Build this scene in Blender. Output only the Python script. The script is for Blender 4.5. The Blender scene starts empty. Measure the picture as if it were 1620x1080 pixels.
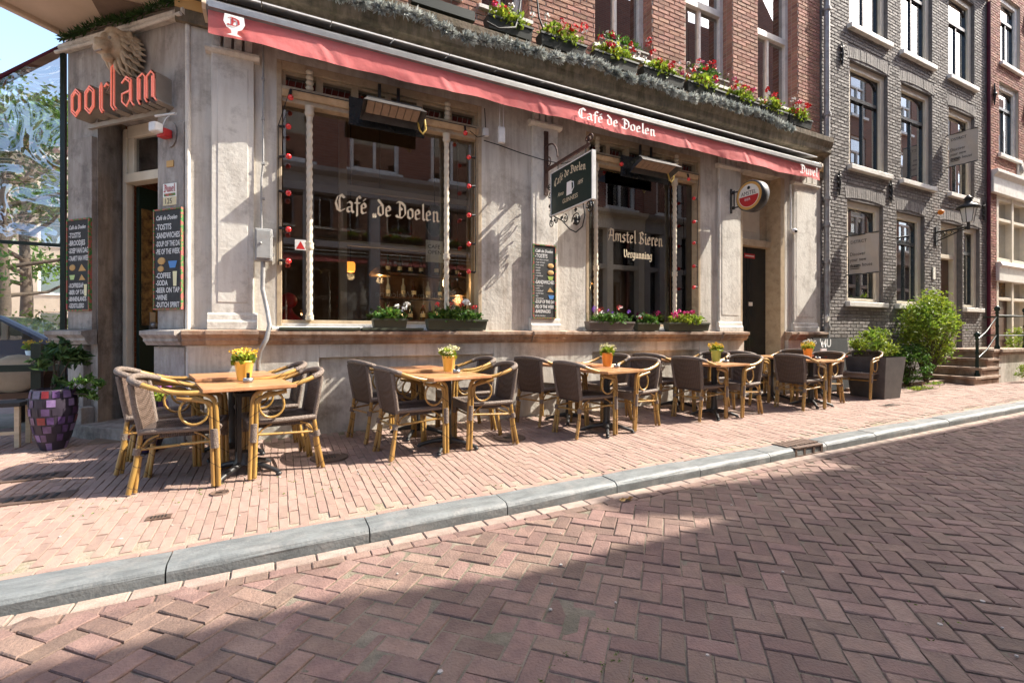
import bpy, bmesh, math, random
from mathutils import Vector, Matrix, noise
R = math.radians
random.seed(7)
SC = bpy.context.scene
COL = SC.collection
# ------------------------------------------------------------------ camera
cam_d = bpy.data.cameras.new('camera'); cam = bpy.data.objects.new('camera', cam_d); COL.objects.link(cam)
cam.location = (0, -5.41, 1.05); cam.rotation_euler = (R(90), 0, -math.atan(.5))
cam_d.sensor_width = 36; cam_d.lens = 16.556; cam_d.shift_y = -(540 - 528.5) / 1620 * 1.0
cam_d.clip_end = 2000; cam_d.clip_start = .05
SC.camera = cam
# ------------------------------------------------------------------ sky, sun, exposure
SUN_EL, SUN_IN = R(44.5), R(15.5)
SV = Vector((math.cos(SUN_IN) * math.cos(SUN_EL), -math.sin(SUN_IN) * math.cos(SUN_EL), math.sin(SUN_EL)))
W = bpy.data.worlds.new('World'); SC.world = W; W.use_nodes = True
nt = W.node_tree; bg = nt.nodes['Background']
sky = nt.nodes.new('ShaderNodeTexSky'); sky.sky_type = 'NISHITA'; sky.sun_disc = False
sky.sun_elevation = SUN_EL; sky.sun_rotation = math.atan2(SV.x, SV.y)
sky.air_density = 1.0; sky.dust_density = 3.0; sky.ozone_density = 1.0
nt.links.new(sky.outputs[0], bg.inputs[0]); bg.inputs[1].default_value = .15
sd = bpy.data.lights.new('sun', 'SUN'); sd.energy = 3.2; sd.angle = R(.3); sd.color = (1, .93, .82)
sun = bpy.data.objects.new('sun', sd); COL.objects.link(sun); sun.rotation_euler = SV.to_track_quat('Z', 'Y').to_euler()
SC.view_settings.view_transform = 'Standard'; SC.view_settings.look = 'None'; SC.view_settings.gamma = 1
SC.view_settings.exposure = 1.9
SC.render.engine = 'CYCLES'
SC.cycles.max_bounces = 6; SC.cycles.transparent_max_bounces = 12; SC.cycles.sample_clamp_indirect = 6
# ------------------------------------------------------------------ object helpers
OFF = {}
class MB:
    def __init__(s): s.v = []; s.f = []; s.m = []; s.M = None; s.sm = []; s.isl = []
    def add(s, vs, fs, mi=0, smooth=False):
        b = len(s.v); s.isl.append((b, b + len(vs), len(s.f), len(s.f) + len(fs)))
        for p in vs:
            p = Vector(p)
            s.v.append(s.M @ p if s.M else p)
        for f in fs: s.f.append([b + i for i in f]); s.m.append(mi); s.sm.append(smooth)
    def box(s, x0, x1, y0, y1, z0, z1, mi=0):
        s.add([(x0,y0,z0),(x1,y0,z0),(x1,y1,z0),(x0,y1,z0),(x0,y0,z1),(x1,y0,z1),(x1,y1,z1),(x0,y1,z1)],
              [(0,3,2,1),(4,5,6,7),(0,1,5,4),(1,2,6,5),(2,3,7,6),(3,0,4,7)], mi); return s
    def cbox(s, x, y, z, w, d, h, mi=0): return s.box(x-w/2, x+w/2, y-d/2, y+d/2, z, z+h, mi)
    def tube(s, pts, r, n=8, mi=0, cap=True, closed=False):
        pts = [Vector(p) for p in pts]; N = len(pts)
        rs = r if isinstance(r, (list, tuple)) else [r] * N
        vs = []; prev = None
        for i, p in enumerate(pts):
            if closed: t = pts[(i+1) % N] - pts[i-1]
            else: t = pts[min(i+1, N-1)] - pts[max(i-1, 0)]
            t.normalize()
            if prev is None:
                a = Vector((0,0,1)) if abs(t.z) < .9 else Vector((1,0,0)); u = t.cross(a).normalized()
            else: u = (prev - t * prev.dot(t)).normalized()
            prev = u; w = t.cross(u)
            for k in range(n):
                an = 2*math.pi*k/n; vs.append(p + (u*math.cos(an) + w*math.sin(an)) * rs[i])
        fs = []
        for i in range(N if closed else N-1):
            j = (i+1) % N
            for k in range(n): fs.append((i*n+k, i*n+(k+1)%n, j*n+(k+1)%n, j*n+k))
        s.add(vs, fs, mi, True)
        if cap and not closed:
            s.add(vs[:n], [tuple(range(n))[::-1]], mi); s.add(vs[-n:], [tuple(range(n))], mi)
        return s
    def lathe(s, prof, c=(0,0,0), n=20, mi=0, smooth=True, mod=None):
        vs = []; fs = []
        for (r, z) in prof:
            for k in range(n):
                an = 2*math.pi*k/n; rr = mod(r, z, an) if mod else r
                vs.append((c[0]+rr*math.cos(an), c[1]+rr*math.sin(an), c[2]+z))
        for i in range(len(prof)-1):
            for k in range(n): fs.append((i*n+k, i*n+(k+1)%n, (i+1)*n+(k+1)%n, (i+1)*n+k))
        s.add(vs, fs, mi, smooth)
        s.add(vs[:n], [tuple(range(n))[::-1]], mi); s.add(vs[-n:], [tuple(range(n))], mi)
        return s
    def prism(s, poly, y0, y1, mi=0):            # poly in x,z extruded along y
        n = len(poly)
        s.add([(x,y0,z) for x,z in poly] + [(x,y1,z) for x,z in poly],
              [tuple(range(n)), tuple(range(2*n-1, n-1, -1))] + [(i, n+i, n+(i+1)%n, (i+1)%n) for i in range(n)], mi); return s
    def profx(s, prof, x0, x1, mi=0):            # profile in y,z extruded along x
        n = len(prof)
        s.add([(x0,y,z) for y,z in prof] + [(x1,y,z) for y,z in prof],
              [tuple(range(n)), tuple(range(2*n-1, n-1, -1))] + [(i, n+i, n+(i+1)%n, (i+1)%n) for i in range(n)], mi); return s
    def slab(s, poly, z0, z1, mi=0):             # poly in x,y extruded along z
        n = len(poly)
        s.add([(x,y,z0) for x,y in poly] + [(x,y,z1) for x,y in poly],
              [tuple(range(n-1,-1,-1)), tuple(range(n, 2*n))] + [(i, (i+1)%n, n+(i+1)%n, n+i) for i in range(n)], mi); return s
    def ball(s, c, r, n=10, mi=0, sq=(1,1,1)):
        vs = []; fs = []; m = n//2
        for i in range(m+1):
            th = math.pi*i/m
            for k in range(n):
                an = 2*math.pi*k/n
                vs.append((c[0]+r*sq[0]*math.sin(th)*math.cos(an), c[1]+r*sq[1]*math.sin(th)*math.sin(an), c[2]+r*sq[2]*math.cos(th)))
        for i in range(m):
            for k in range(n): fs.append((i*n+k, (i+1)*n+k, (i+1)*n+(k+1)%n, i*n+(k+1)%n))
        s.add(vs, fs, mi, True); return s
    def leaf(s, c, size, d=None, mi=0, w=.5):
        d = d or Vector((random.gauss(0,1), random.gauss(0,1), random.gauss(0,1)))
        d = d.normalized(); a = d.cross(Vector((random.gauss(0,1), random.gauss(0,1), random.gauss(0,1)))).normalized()
        nrm = d.cross(a); c = Vector(c)
        s.add([c - d*size*.5, c + a*size*w*.5 + nrm*size*.12, c + d*size*.5, c - a*size*w*.5 + nrm*size*.12], [(0,1,2),(0,2,3)], mi)
    def groups(s):
        bb = []
        for (a, b, c, d) in s.isl:
            P = s.v[a:b]; bb.append([min(p[i] for p in P) - .004 for i in range(3)] + [max(p[i] for p in P) + .004 for i in range(3)])
        n = len(bb); par = list(range(n))
        def find(i):
            while par[i] != i: par[i] = par[par[i]]; i = par[i]
            return i
        for i in range(n):
            for j in range(i):
                if all(bb[i][k] <= bb[j][k+3] and bb[j][k] <= bb[i][k+3] for k in range(3)): par[find(i)] = find(j)
        g = {}
        for i in range(n): g.setdefault(find(i), []).append(i)
        return list(g.values())
    def build(s, name, mats, parent=None, bevel=0, local=False):
        # separate pieces become parts of their own
        if parent is not None and 1 < len(s.isl) <= 90:
            gs = s.groups()
            if 1 < len(gs) <= 24:
                out = []
                for g in gs:
                    q = MB()
                    for i in g:
                        a, b, c, d = s.isl[i]; o_ = len(q.v) - a; q.v += s.v[a:b]
                        for f_ in range(c, d): q.f.append([k + o_ for k in s.f[f_]]); q.m.append(s.m[f_]); q.sm.append(s.sm[f_])
                    out.append(q._build(name, mats, parent, bevel, local))
                return out[0]
        return s._build(name, mats, parent, bevel, local)
    def _build(s, name, mats, parent=None, bevel=0, local=False):
        me = bpy.data.meshes.new(name)
        off = Vector((0,0,0)) if (local or parent is None) else OFF.get(parent.name, Vector((0,0,0)))
        me.from_pydata([p - off for p in s.v], [], s.f)
        mats = mats if isinstance(mats, (list, tuple)) else [mats]
        for m in mats: me.materials.append(M[m] if isinstance(m, str) else m)
        for p, mi, sm in zip(me.polygons, s.m, s.sm): p.material_index = mi; p.use_smooth = sm
        me.update()
        o = bpy.data.objects.new(name, me); COL.objects.link(o)
        if parent is not None: o.parent = parent
        OFF[o.name] = off
        if bevel:
            b = o.modifiers.new('bevel', 'BEVEL'); b.width = bevel; b.segments = 2; b.limit_method = 'ANGLE'
        return o
def tag(o, label, cat, group=None):
    o['label'] = label; o['category'] = cat
    if group: o['group'] = group
    return o
def thing(name, label, cat, loc=(0,0,0), rz=0, group=None, local=False):
    o = bpy.data.objects.new(name, None); COL.objects.link(o); o.empty_display_size = .1
    o.location = loc; o.rotation_euler = (0,0,rz); OFF[o.name] = Vector((0,0,0)) if local else Vector(loc)
    return tag(o, label, cat, group)
def struct(o): o['kind'] = 'structure'; return o
def stuff(o): o['kind'] = 'stuff'; return o
def copy_tree(o, parent=None):
    c = o.copy(); COL.objects.link(c); c.parent = parent
    for ch in o.children: copy_tree(ch, c)
    return c
# ------------------------------------------------------------------ materials
M = {}
def pm(name, col, col2=None, scale=6, rough=.7, bump=0, bscale=60, metal=0, stretch=(1,1,1), rnd=0, contrast=(.35,.65), spec=.4, dirt=None, dscale=2.5, emis=None, es=0, alpha=None, coat=0, trans=0):
    m = bpy.data.materials.new(name); m.use_nodes = True; n = m.node_tree; L = n.links.new
    b = n.nodes['Principled BSDF']; b.inputs['Roughness'].default_value = rough; b.inputs['Metallic'].default_value = metal
    b.inputs['Specular IOR Level'].default_value = spec
    if coat: b.inputs['Coat Weight'].default_value = coat
    if trans: b.inputs['Transmission Weight'].default_value = trans
    tc = n.nodes.new('ShaderNodeTexCoord'); mp = n.nodes.new('ShaderNodeMapping'); L(tc.outputs['Object'], mp.inputs[0]); mp.inputs['Scale'].default_value = stretch
    last = None
    c1 = n.nodes.new('ShaderNodeRGB'); c1.outputs[0].default_value = (*col, 1); last = c1.outputs[0]
    if col2:
        nz = n.nodes.new('ShaderNodeTexNoise'); nz.inputs['Scale'].default_value = scale; nz.inputs['Detail'].default_value = 6; nz.inputs['Roughness'].default_value = .65
        L(mp.outputs[0], nz.inputs['Vector'])
        rp = n.nodes.new('ShaderNodeMapRange'); rp.inputs[1].default_value = contrast[0]; rp.inputs[2].default_value = contrast[1]; L(nz.outputs[0], rp.inputs[0])
        mx = n.nodes.new('ShaderNodeMix'); mx.data_type = 'RGBA'; L(rp.outputs[0], mx.inputs[0]); L(last, mx.inputs[6]); mx.inputs[7].default_value = (*col2, 1); last = mx.outputs[2]
    if dirt:
        nz = n.nodes.new('ShaderNodeTexNoise'); nz.inputs['Scale'].default_value = dscale; nz.inputs['Detail'].default_value = 8; nz.inputs['Roughness'].default_value = .75
        L(tc.outputs['Object'], nz.inputs['Vector'])
        rp = n.nodes.new('ShaderNodeMapRange'); rp.inputs[1].default_value = .5; rp.inputs[2].default_value = .72; L(nz.outputs[0], rp.inputs[0])
        mx = n.nodes.new('ShaderNodeMix'); mx.data_type = 'RGBA'; L(rp.outputs[0], mx.inputs[0]); L(last, mx.inputs[6]); mx.inputs[7].default_value = (*dirt, 1); last = mx.outputs[2]
    if rnd:
        g = n.nodes.new('ShaderNodeNewGeometry'); oi = n.nodes.new('ShaderNodeObjectInfo')
        ad = n.nodes.new('ShaderNodeMath'); ad.operation = 'ADD'; L(g.outputs['Random Per Island'], ad.inputs[0]); L(oi.outputs['Random'], ad.inputs[1])
        fr = n.nodes.new('ShaderNodeMath'); fr.operation = 'FRACT'; L(ad.outputs[0], fr.inputs[0])
        mr = n.nodes.new('ShaderNodeMapRange'); mr.inputs[3].default_value = 1 - rnd; mr.inputs[4].default_value = 1 + rnd; L(fr.outputs[0], mr.inputs[0])
        hs = n.nodes.new('ShaderNodeHueSaturation'); L(last, hs.inputs['Color']); L(mr.outputs[0], hs.inputs['Value'])
        m2 = n.nodes.new('ShaderNodeMapRange'); m2.inputs[3].default_value = .5 + rnd*.05; m2.inputs[4].default_value = .5 - rnd*.05
        f2 = n.nodes.new('ShaderNodeMath'); f2.operation = 'MULTIPLY'; f2.inputs[1].default_value = 7.3; L(fr.outputs[0], f2.inputs[0])
        f3 = n.nodes.new('ShaderNodeMath'); f3.operation = 'FRACT'; L(f2.outputs[0], f3.inputs[0]); L(f3.outputs[0], m2.inputs[0]); L(m2.outputs[0], hs.inputs['Hue'])
        last = hs.outputs[0]
    L(last, b.inputs['Base Color'])
    if bump:
        nz = n.nodes.new('ShaderNodeTexNoise'); nz.inputs['Scale'].default_value = bscale; nz.inputs['Detail'].default_value = 5; L(tc.outputs['Object'], nz.inputs['Vector'])
        bp = n.nodes.new('ShaderNodeBump'); bp.inputs['Strength'].default_value = bump; bp.inputs['Distance'].default_value = .02; L(nz.outputs[0], bp.inputs['Height']); L(bp.outputs[0], b.inputs['Normal'])
    if emis: b.inputs['Emission Color'].default_value = (*emis, 1); b.inputs['Emission Strength'].default_value = es
    M[name] = m; return m
def glassmat(name, tint=(.8,.85,.83), k=1.5, rough=0.0, bump=0, bs=2.0, base=.0):
    m = bpy.data.materials.new(name); m.use_nodes = True; n = m.node_tree; L = n.links.new; n.nodes.clear()
    o = n.nodes.new('ShaderNodeOutputMaterial'); t = n.nodes.new('ShaderNodeBsdfTransparent'); t.inputs[0].default_value = (*tint, 1)
    g = n.nodes.new('ShaderNodeBsdfGlossy'); g.inputs['Roughness'].default_value = rough
    fr = n.nodes.new('ShaderNodeFresnel'); fr.inputs[0].default_value = 1.5
    mu = n.nodes.new('ShaderNodeMath'); mu.operation = 'MULTIPLY_ADD'; mu.use_clamp = True; mu.inputs[1].default_value = k; mu.inputs[2].default_value = base; L(fr.outputs[0], mu.inputs[0])
    mx = n.nodes.new('ShaderNodeMixShader'); L(mu.outputs[0], mx.inputs[0]); L(t.outputs[0], mx.inputs[1]); L(g.outputs[0], mx.inputs[2]); L(mx.outputs[0], o.inputs[0])
    if bump:
        tc = n.nodes.new('ShaderNodeTexCoord'); nz = n.nodes.new('ShaderNodeTexNoise'); nz.inputs['Scale'].default_value = bs; nz.inputs['Detail'].default_value = 1.5; nz.inputs['Distortion'].default_value = 1.2
        L(tc.outputs['Object'], nz.inputs['Vector']); bp = n.nodes.new('ShaderNodeBump'); bp.inputs['Strength'].default_value = bump; bp.inputs['Distance'].default_value = .1
        L(nz.outputs[0], bp.inputs['Height']); L(bp.outputs[0], g.inputs['Normal'])
    M[name] = m; return m
def brickmat(name, c1, c2, mortar, scale=1, bw=.22, bh=.068, axes='XZ', rough=.85, offs=.5):
    m = pm(name, c1, rough=rough); n = m.node_tree; L = n.links.new; b = n.nodes['Principled BSDF']
    tc = n.nodes.new('ShaderNodeTexCoord'); sp = n.nodes.new('ShaderNodeSeparateXYZ'); cb = n.nodes.new('ShaderNodeCombineXYZ'); L(tc.outputs['Object'], sp.inputs[0])
    L(sp.outputs['XYZ'.index(axes[0])], cb.inputs[0]); L(sp.outputs['XYZ'.index(axes[1])], cb.inputs[1])
    bt = n.nodes.new('ShaderNodeTexBrick'); L(cb.outputs[0], bt.inputs['Vector']); bt.inputs['Scale'].default_value = 1; bt.offset = offs
    bt.inputs['Brick Width'].default_value = bw; bt.inputs['Row Height'].default_value = bh; bt.inputs['Mortar Size'].default_value = .006; bt.inputs['Bias'].default_value = 0
    bt.inputs['Color1'].default_value = (*c1, 1); bt.inputs['Color2'].default_value = (*c2, 1); bt.inputs['Mortar'].default_value = (*mortar, 1)
    L(bt.outputs[0], b.inputs['Base Color']); bp = n.nodes.new('ShaderNodeBump'); bp.invert = True; bp.inputs['Distance'].default_value = .01; bp.inputs['Strength'].default_value = .6
    L(bt.outputs['Fac'], bp.inputs['Height']); L(bp.outputs[0], b.inputs['Normal']); return m
def wickermat(name, c1, c2, holes=0.0, sc=70):
    m = pm(name, c1, rough=.6); n = m.node_tree; L = n.links.new; b = n.nodes['Principled BSDF']; tc = n.nodes.new('ShaderNodeTexCoord')
    h = []
    for ax, s_ in (('Z', sc), ('Y', sc*.55)):
        w = n.nodes.new('ShaderNodeTexWave'); w.wave_type = 'BANDS'; w.bands_direction = ax; w.inputs['Scale'].default_value = s_/6.283*1.0; w.inputs['Distortion'].default_value = .6; w.inputs['Detail'].default_value = 1; w.inputs['Detail Scale'].default_value = 3
        L(tc.outputs['Object'], w.inputs['Vector']); h.append(w.outputs['Fac'])
    w = n.nodes.new('ShaderNodeTexWave'); w.bands_direction = 'X'; w.inputs['Scale'].default_value = sc/6.283; L(tc.outputs['Object'], w.inputs['Vector'])
    mn = n.nodes.new('ShaderNodeMath'); mn.operation = 'MAXIMUM'; L(h[0], mn.inputs[0]); L(h[1], mn.inputs[1])
    mx = n.nodes.new('ShaderNodeMix'); mx.data_type = 'RGBA'; mx.inputs[6].default_value = (*c2, 1); mx.inputs[7].default_value = (*c1, 1); L(mn.outputs[0], mx.inputs[0]); L(mx.outputs[2], b.inputs['Base Color'])
    ad = n.nodes.new('ShaderNodeMath'); ad.operation = 'ADD'; L(mn.outputs[0], ad.inputs[0]); L(w.outputs['Fac'], ad.inputs[1])
    bp = n.nodes.new('ShaderNodeBump'); bp.inputs['Distance'].default_value = .006; bp.inputs['Strength'].default_value = .8; L(ad.outputs[0], bp.inputs['Height']); L(bp.outputs[0], b.inputs['Normal'])
    if holes:
        gt = n.nodes.new('ShaderNodeMath'); gt.operation = 'GREATER_THAN'; gt.inputs[1].default_value = holes; L(mn.outputs[0], gt.inputs[0]); L(gt.outputs[0], b.inputs['Alpha'])
    return m
pm('stone', (.60,.565,.50), (.34,.285,.225), scale=3, stretch=(4,4,.35), rough=.8, bump=.25, bscale=25, dirt=(.22,.19,.155), dscale=1.3, contrast=(.45,.8))
pm('stone_pil', (.68,.65,.585), (.53,.485,.42), scale=3, stretch=(3,3,.5), rough=.8, bump=.2, bscale=30, dirt=(.3,.27,.235), dscale=2.2, contrast=(.45,.75))
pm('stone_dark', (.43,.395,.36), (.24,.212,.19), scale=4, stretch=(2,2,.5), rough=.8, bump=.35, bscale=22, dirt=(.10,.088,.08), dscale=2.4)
pm('stone_ledge', (.40,.31,.24), (.25,.15,.095), scale=5, stretch=(1.5,1.5,.6), rough=.75, bump=.2, bscale=40, dirt=(.10,.075,.06), dscale=4)
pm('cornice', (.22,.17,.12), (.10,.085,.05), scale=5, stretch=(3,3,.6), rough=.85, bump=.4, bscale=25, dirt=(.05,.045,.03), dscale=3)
pm('soffit', (.68,.54,.40), (.60,.47,.34), scale=2, rough=.6, dirt=(.50,.38,.26), dscale=1.2)
pm('paint_beige', (.50,.40,.27), (.42,.32,.21), scale=9, rough=.45, dirt=(.28,.21,.14), dscale=7)
pm('paint_cream', (.70,.63,.50), (.62,.55,.43), scale=6, rough=.5)
pm('paint_white', (.76,.73,.67), (.66,.63,.57), scale=6, rough=.45, dirt=(.5,.46,.4), dscale=5)
pm('paint_black', (.012,.014,.014), rough=.25, spec=.5, dirt=(.03,.03,.03))
pm('paint_green', (.010,.024,.018), rough=.3)
pm('iron', (.018,.017,.016), (.03,.026,.022), rough=.5, bump=.15)
pm('rust_iron', (.085,.038,.025), (.045,.025,.02), scale=18, rough=.75, bump=.2)
pm('steel', (.36,.36,.355), (.25,.25,.245), metal=.7, rough=.42)
pm('zinc', (.40,.40,.39), (.27,.26,.25), scale=9, metal=.35, rough=.5, bump=.1)
pm('white_metal', (.78,.78,.76), (.62,.61,.6), scale=8, rough=.42)
pm('canvas', (.70,.19,.18), (.63,.155,.15), scale=4, stretch=(.6,1,2), rough=.85, bump=.25, bscale=14, dirt=(.56,.19,.18), dscale=2.5)
pm('maroon', (.11,.012,.03), (.08,.01,.022), rough=.8)
pm('cream_text', (.78,.66,.46), rough=.5)
pm('white_text', (.85,.83,.80), rough=.6)
pm('red_text', (.45,.04,.04), rough=.6)
pm('gold', (.62,.36,.10), rough=.4)
pm('orange', (.75,.22,.02), rough=.5)
pm('chalk', (.028,.03,.031), (.045,.046,.046), scale=12, rough=.75)
pm('chalk_white', (.72,.72,.70), rough=.9)
pm('leafpaint', (.06,.22,.06), (.45,.12,.1), scale=30, rough=.8, contrast=(.45,.55))
pm('tan', (.55,.34,.13), rough=.8)
pm('blue_paint', (.08,.24,.55), rough=.6)
pm('bamboo', (.43,.255,.07), (.30,.165,.04), scale=9, rnd=.10, stretch=(1,1,.5), rough=.36, spec=.5, coat=.3)
wickermat('wicker', (.125,.083,.062), (.03,.02,.015), holes=.10, sc=150)
wickermat('wicker_seat', (.075,.054,.046), (.017,.013,.012), sc=150)
pm('wicker_wrap', (.24,.19,.155), (.11,.082,.067), scale=60, stretch=(1,1,6), rough=.65, bump=.5, bscale=90)
pm('table_wood', (.54,.29,.14), (.34,.15,.06), scale=5, stretch=(1.0,14,1), rough=.38, spec=.45, coat=.15, rnd=.12)
pm('table_red', (.33,.07,.04), (.25,.05,.03), scale=4, stretch=(1,10,1), rough=.4)
pm('blackmetal', (.02,.02,.021), (.035,.034,.033), scale=20, rough=.42, spec=.5)
pm('red_bulb', (.75,.03,.03), rough=.15, spec=.6, coat=.6)
pm('amber', (.7,.22,.03), rough=.3, emis=(1,.30,.04), es=.7)
pm('neon', (.80,.31,.24), rough=.25, emis=(1,.2,.12), es=.10)
pm('letter_side', (.36,.31,.25), (.29,.25,.2), rough=.55)
pm('letter_face', (.80,.56,.47), rough=.5)
pm('lion_stone', (.58,.48,.35), (.46,.37,.26), scale=8, rough=.7, bump=.2, dirt=(.3,.23,.15), dscale=9)
pm('terracotta', (.55,.2,.09), rough=.8)
pm('pot_yellow', (.80,.50,.10), rough=.3, coat=.3); pm('pot_orange', (.78,.30,.05), rough=.35, coat=.3); pm('pot_green', (.36,.48,.12), rough=.35, coat=.3)
pm('fl_yellow', (.80,.62,.05), (.75,.42,.03), scale=60, rough=.7); pm('fl_cream', (.78,.74,.45), rough=.7); pm('fl_red', (.68,.025,.03), rough=.6); pm('fl_white', (.8,.79,.76), rough=.7)
pm('fl_pink', (.68,.06,.25), rough=.6); pm('fl_violet', (.20,.06,.45), rough=.6)
def leafmat(name, c1, c2, tr=.35):
    m = pm(name, c1, rough=.55, rnd=.45, col2=c2, scale=3); n = m.node_tree; L = n.links.new; b = n.nodes['Principled BSDF']
    t = n.nodes.new('ShaderNodeBsdfTranslucent'); src = b.inputs['Base Color'].links[0].from_socket; L(src, t.inputs[0])
    mx = n.nodes.new('ShaderNodeMixShader'); mx.inputs[0].default_value = tr; L(b.outputs[0], mx.inputs[1]); L(t.outputs[0], mx.inputs[2]); L(mx.outputs[0], n.nodes['Material Output'].inputs[0])
leafmat('leaf', (.10,.20,.030), (.055,.125,.02)); leafmat('leaf_lime', (.30,.36,.035), (.15,.25,.03)); leafmat('leaf_dark', (.030,.075,.020), (.05,.10,.025)); leafmat('leaf_tree', (.13,.22,.03), (.06,.13,.02), .4)
leafmat('needle', (.55,.57,.54), (.30,.33,.31), .15); leafmat('moss', (.16,.20,.03), (.10,.14,.03), .2)
pm('bark', (.10,.075,.055), (.06,.045,.035), scale=9, rough=.9, bump=.6, bscale=20)
pm('trough', (.075,.085,.055), (.06,.065,.045), rough=.5); pm('trough_dark', (.028,.034,.028), rough=.55); pm('trough_grey', (.15,.13,.115), rough=.5)
pm('soil', (.05,.035,.025), rough=.95)
pm('planter', (.075,.065,.062), (.10,.088,.082), scale=8, rough=.7, bump=.15)
pm('pave', (.315,.216,.174), (.255,.169,.136), scale=14, rough=.82, bump=.25, bscale=120, rnd=.11, dirt=(.35,.25,.205), dscale=1.2)
pm('pave_joint', (.34,.27,.21), (.25,.205,.155), scale=9, rough=.95, bump=.5, bscale=80, dirt=(.12,.14,.05), dscale=2.2)
pm('road_brick', (.205,.130,.103), (.145,.093,.077), scale=11, rough=.78, bump=.4, bscale=80, rnd=.22, dirt=(.26,.18,.145), dscale=1.6)
pm('road_joint', (.22,.185,.14), (.13,.115,.085), scale=8, rough=.95, bump=.5, bscale=80, dirt=(.085,.08,.045), dscale=1.4)
pm('gutter', (.34,.265,.22), (.25,.185,.15), scale=12, rough=.9, bump=.3, bscale=90, rnd=.12)
pm('kerbstone', (.185,.197,.195), (.115,.123,.123), scale=7, stretch=(1,3,1), rough=.55, bump=.2, bscale=60, rnd=.1, dirt=(.25,.24,.225), dscale=4)
brickmat('pave_far', (.335,.228,.185), (.285,.187,.152), (.33,.25,.19), bw=.21, bh=.066, axes='YX')
brickmat('road_far', (.26,.16,.13), (.20,.125,.108), (.17,.14,.11), bw=.21, bh=.105, axes='XY')
pm('ground_far', (.30,.24,.2), (.22,.18,.15), rough=.9)
pm('brick_red', (.38,.20,.145), (.30,.145,.10), scale=18, rough=.85, bump=.3, bscale=90, rnd=.22); pm('mortar', (.42,.37,.31), rough=.95)
pm('brick_grey', (.25,.228,.21), (.175,.16,.148), scale=14, rough=.8, bump=.4, bscale=45, rnd=.18); pm('mortar_grey', (.17,.155,.145), (.12,.11,.105), scale=12, rough=.85, bump=.6, bscale=35)
pm('brick_pink', (.36,.17,.125), (.27,.12,.09), scale=18, rough=.85, bump=.4, bscale=60, rnd=.25)
brickmat('brick_far', (.24,.085,.05), (.17,.06,.038), (.22,.18,.15))
brickmat('brick_far_b', (.20,.10,.065), (.26,.12,.075), (.22,.18,.15))
pm('plaster_grey', (.38,.36,.33), (.30,.28,.26), scale=2, rough=.85); pm('plaster_tan', (.46,.38,.29), (.38,.31,.23), scale=2, rough=.85)
pm('roof_tile', (.10,.05,.04), (.07,.035,.03), scale=8, rough=.8, bump=.4)
glassmat('glass', tint=(.90,.93,.92), k=3.0, base=.05); glassmat('glass_up', tint=(.35,.38,.40), k=3.0, base=.22); glassmat('vinyl', tint=(.66,.67,.66), k=2.2, bump=.9, bs=2.0, base=.20)
glassmat('glass_clear', tint=(.93,.95,.94), k=1.0)
pm('interior', (.24,.17,.12), (.19,.13,.09), rough=.8); pm('wood_dark', (.11,.055,.03), (.07,.035,.02), scale=5, stretch=(1,1,8), rough=.4); pm('curtain', (.62,.6,.55), rough=.9)
pm('bottle_green', (.01,.04,.015), rough=.08, spec=.8); pm('bottle_brown', (.06,.02,.005), rough=.08, spec=.8); pm('bottle_clear', (.35,.36,.34), rough=.08, spec=.8); pm('label_paper', (.7,.62,.45), rough=.8)
pm('leaded', (.28,.16,.05), (.05,.03,.02), scale=14, rough=.2)
pm('skin', (.55,.34,.25), rough=.6); pm('cloth_dark', (.03,.035,.05), rough=.9); pm('hair', (.02,.014,.01), rough=.6)
pm('heater_steel', (.17,.16,.15), (.11,.105,.1), metal=.6, rough=.4)
pm('heater_grid', (.30,.22,.16), (.24,.17,.12), scale=20, rough=.5)
pm('hose', (.62,.46,.12), rough=.5); pm('grey_box', (.36,.36,.35), (.28,.28,.27), scale=10, rough=.5, dirt=(.2,.19,.18)); pm('cable', (.012,.012,.012), rough=.6)
pm('red_plastic', (.5,.03,.03), rough=.35); pm('enamel', (.80,.77,.68), rough=.3); pm('enamel_gold', (.62,.50,.25), rough=.35)
pm('mosaic_violet', (.11,.06,.16), (.045,.02,.07), scale=14, rough=.35, coat=.4); pm('mosaic_red', (.26,.025,.03), (.14,.012,.02), scale=12, rough=.35, coat=.4); pm('mosaic_pale', (.26,.18,.32), (.15,.09,.22), scale=10, rough=.35, coat=.4); pm('mosaic_dark', (.030,.022,.035), rough=.5)
pm('cushion', (.42,.32,.22), (.36,.27,.18), scale=10, rough=.9); pm('stool_top', (.03,.028,.027), rough=.6); pm('stool_wood', (.62,.50,.34), (.5,.4,.27), stretch=(1,1,8), rough=.6)
pm('car_paint', (.015,.03,.07), rough=.2, coat=.8, spec=.6); pm('tyre', (.015,.015,.015), rough=.9); pm('banner', (.52,.46,.38), (.47,.41,.34), scale=3, rough=.85)
pm('lantern_glass', (.75,.75,.72), rough=.25, spec=.5); pm('grate', (.14,.085,.06), (.09,.06,.045), scale=30, rough=.6, bump=.4, bscale=60)
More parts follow.
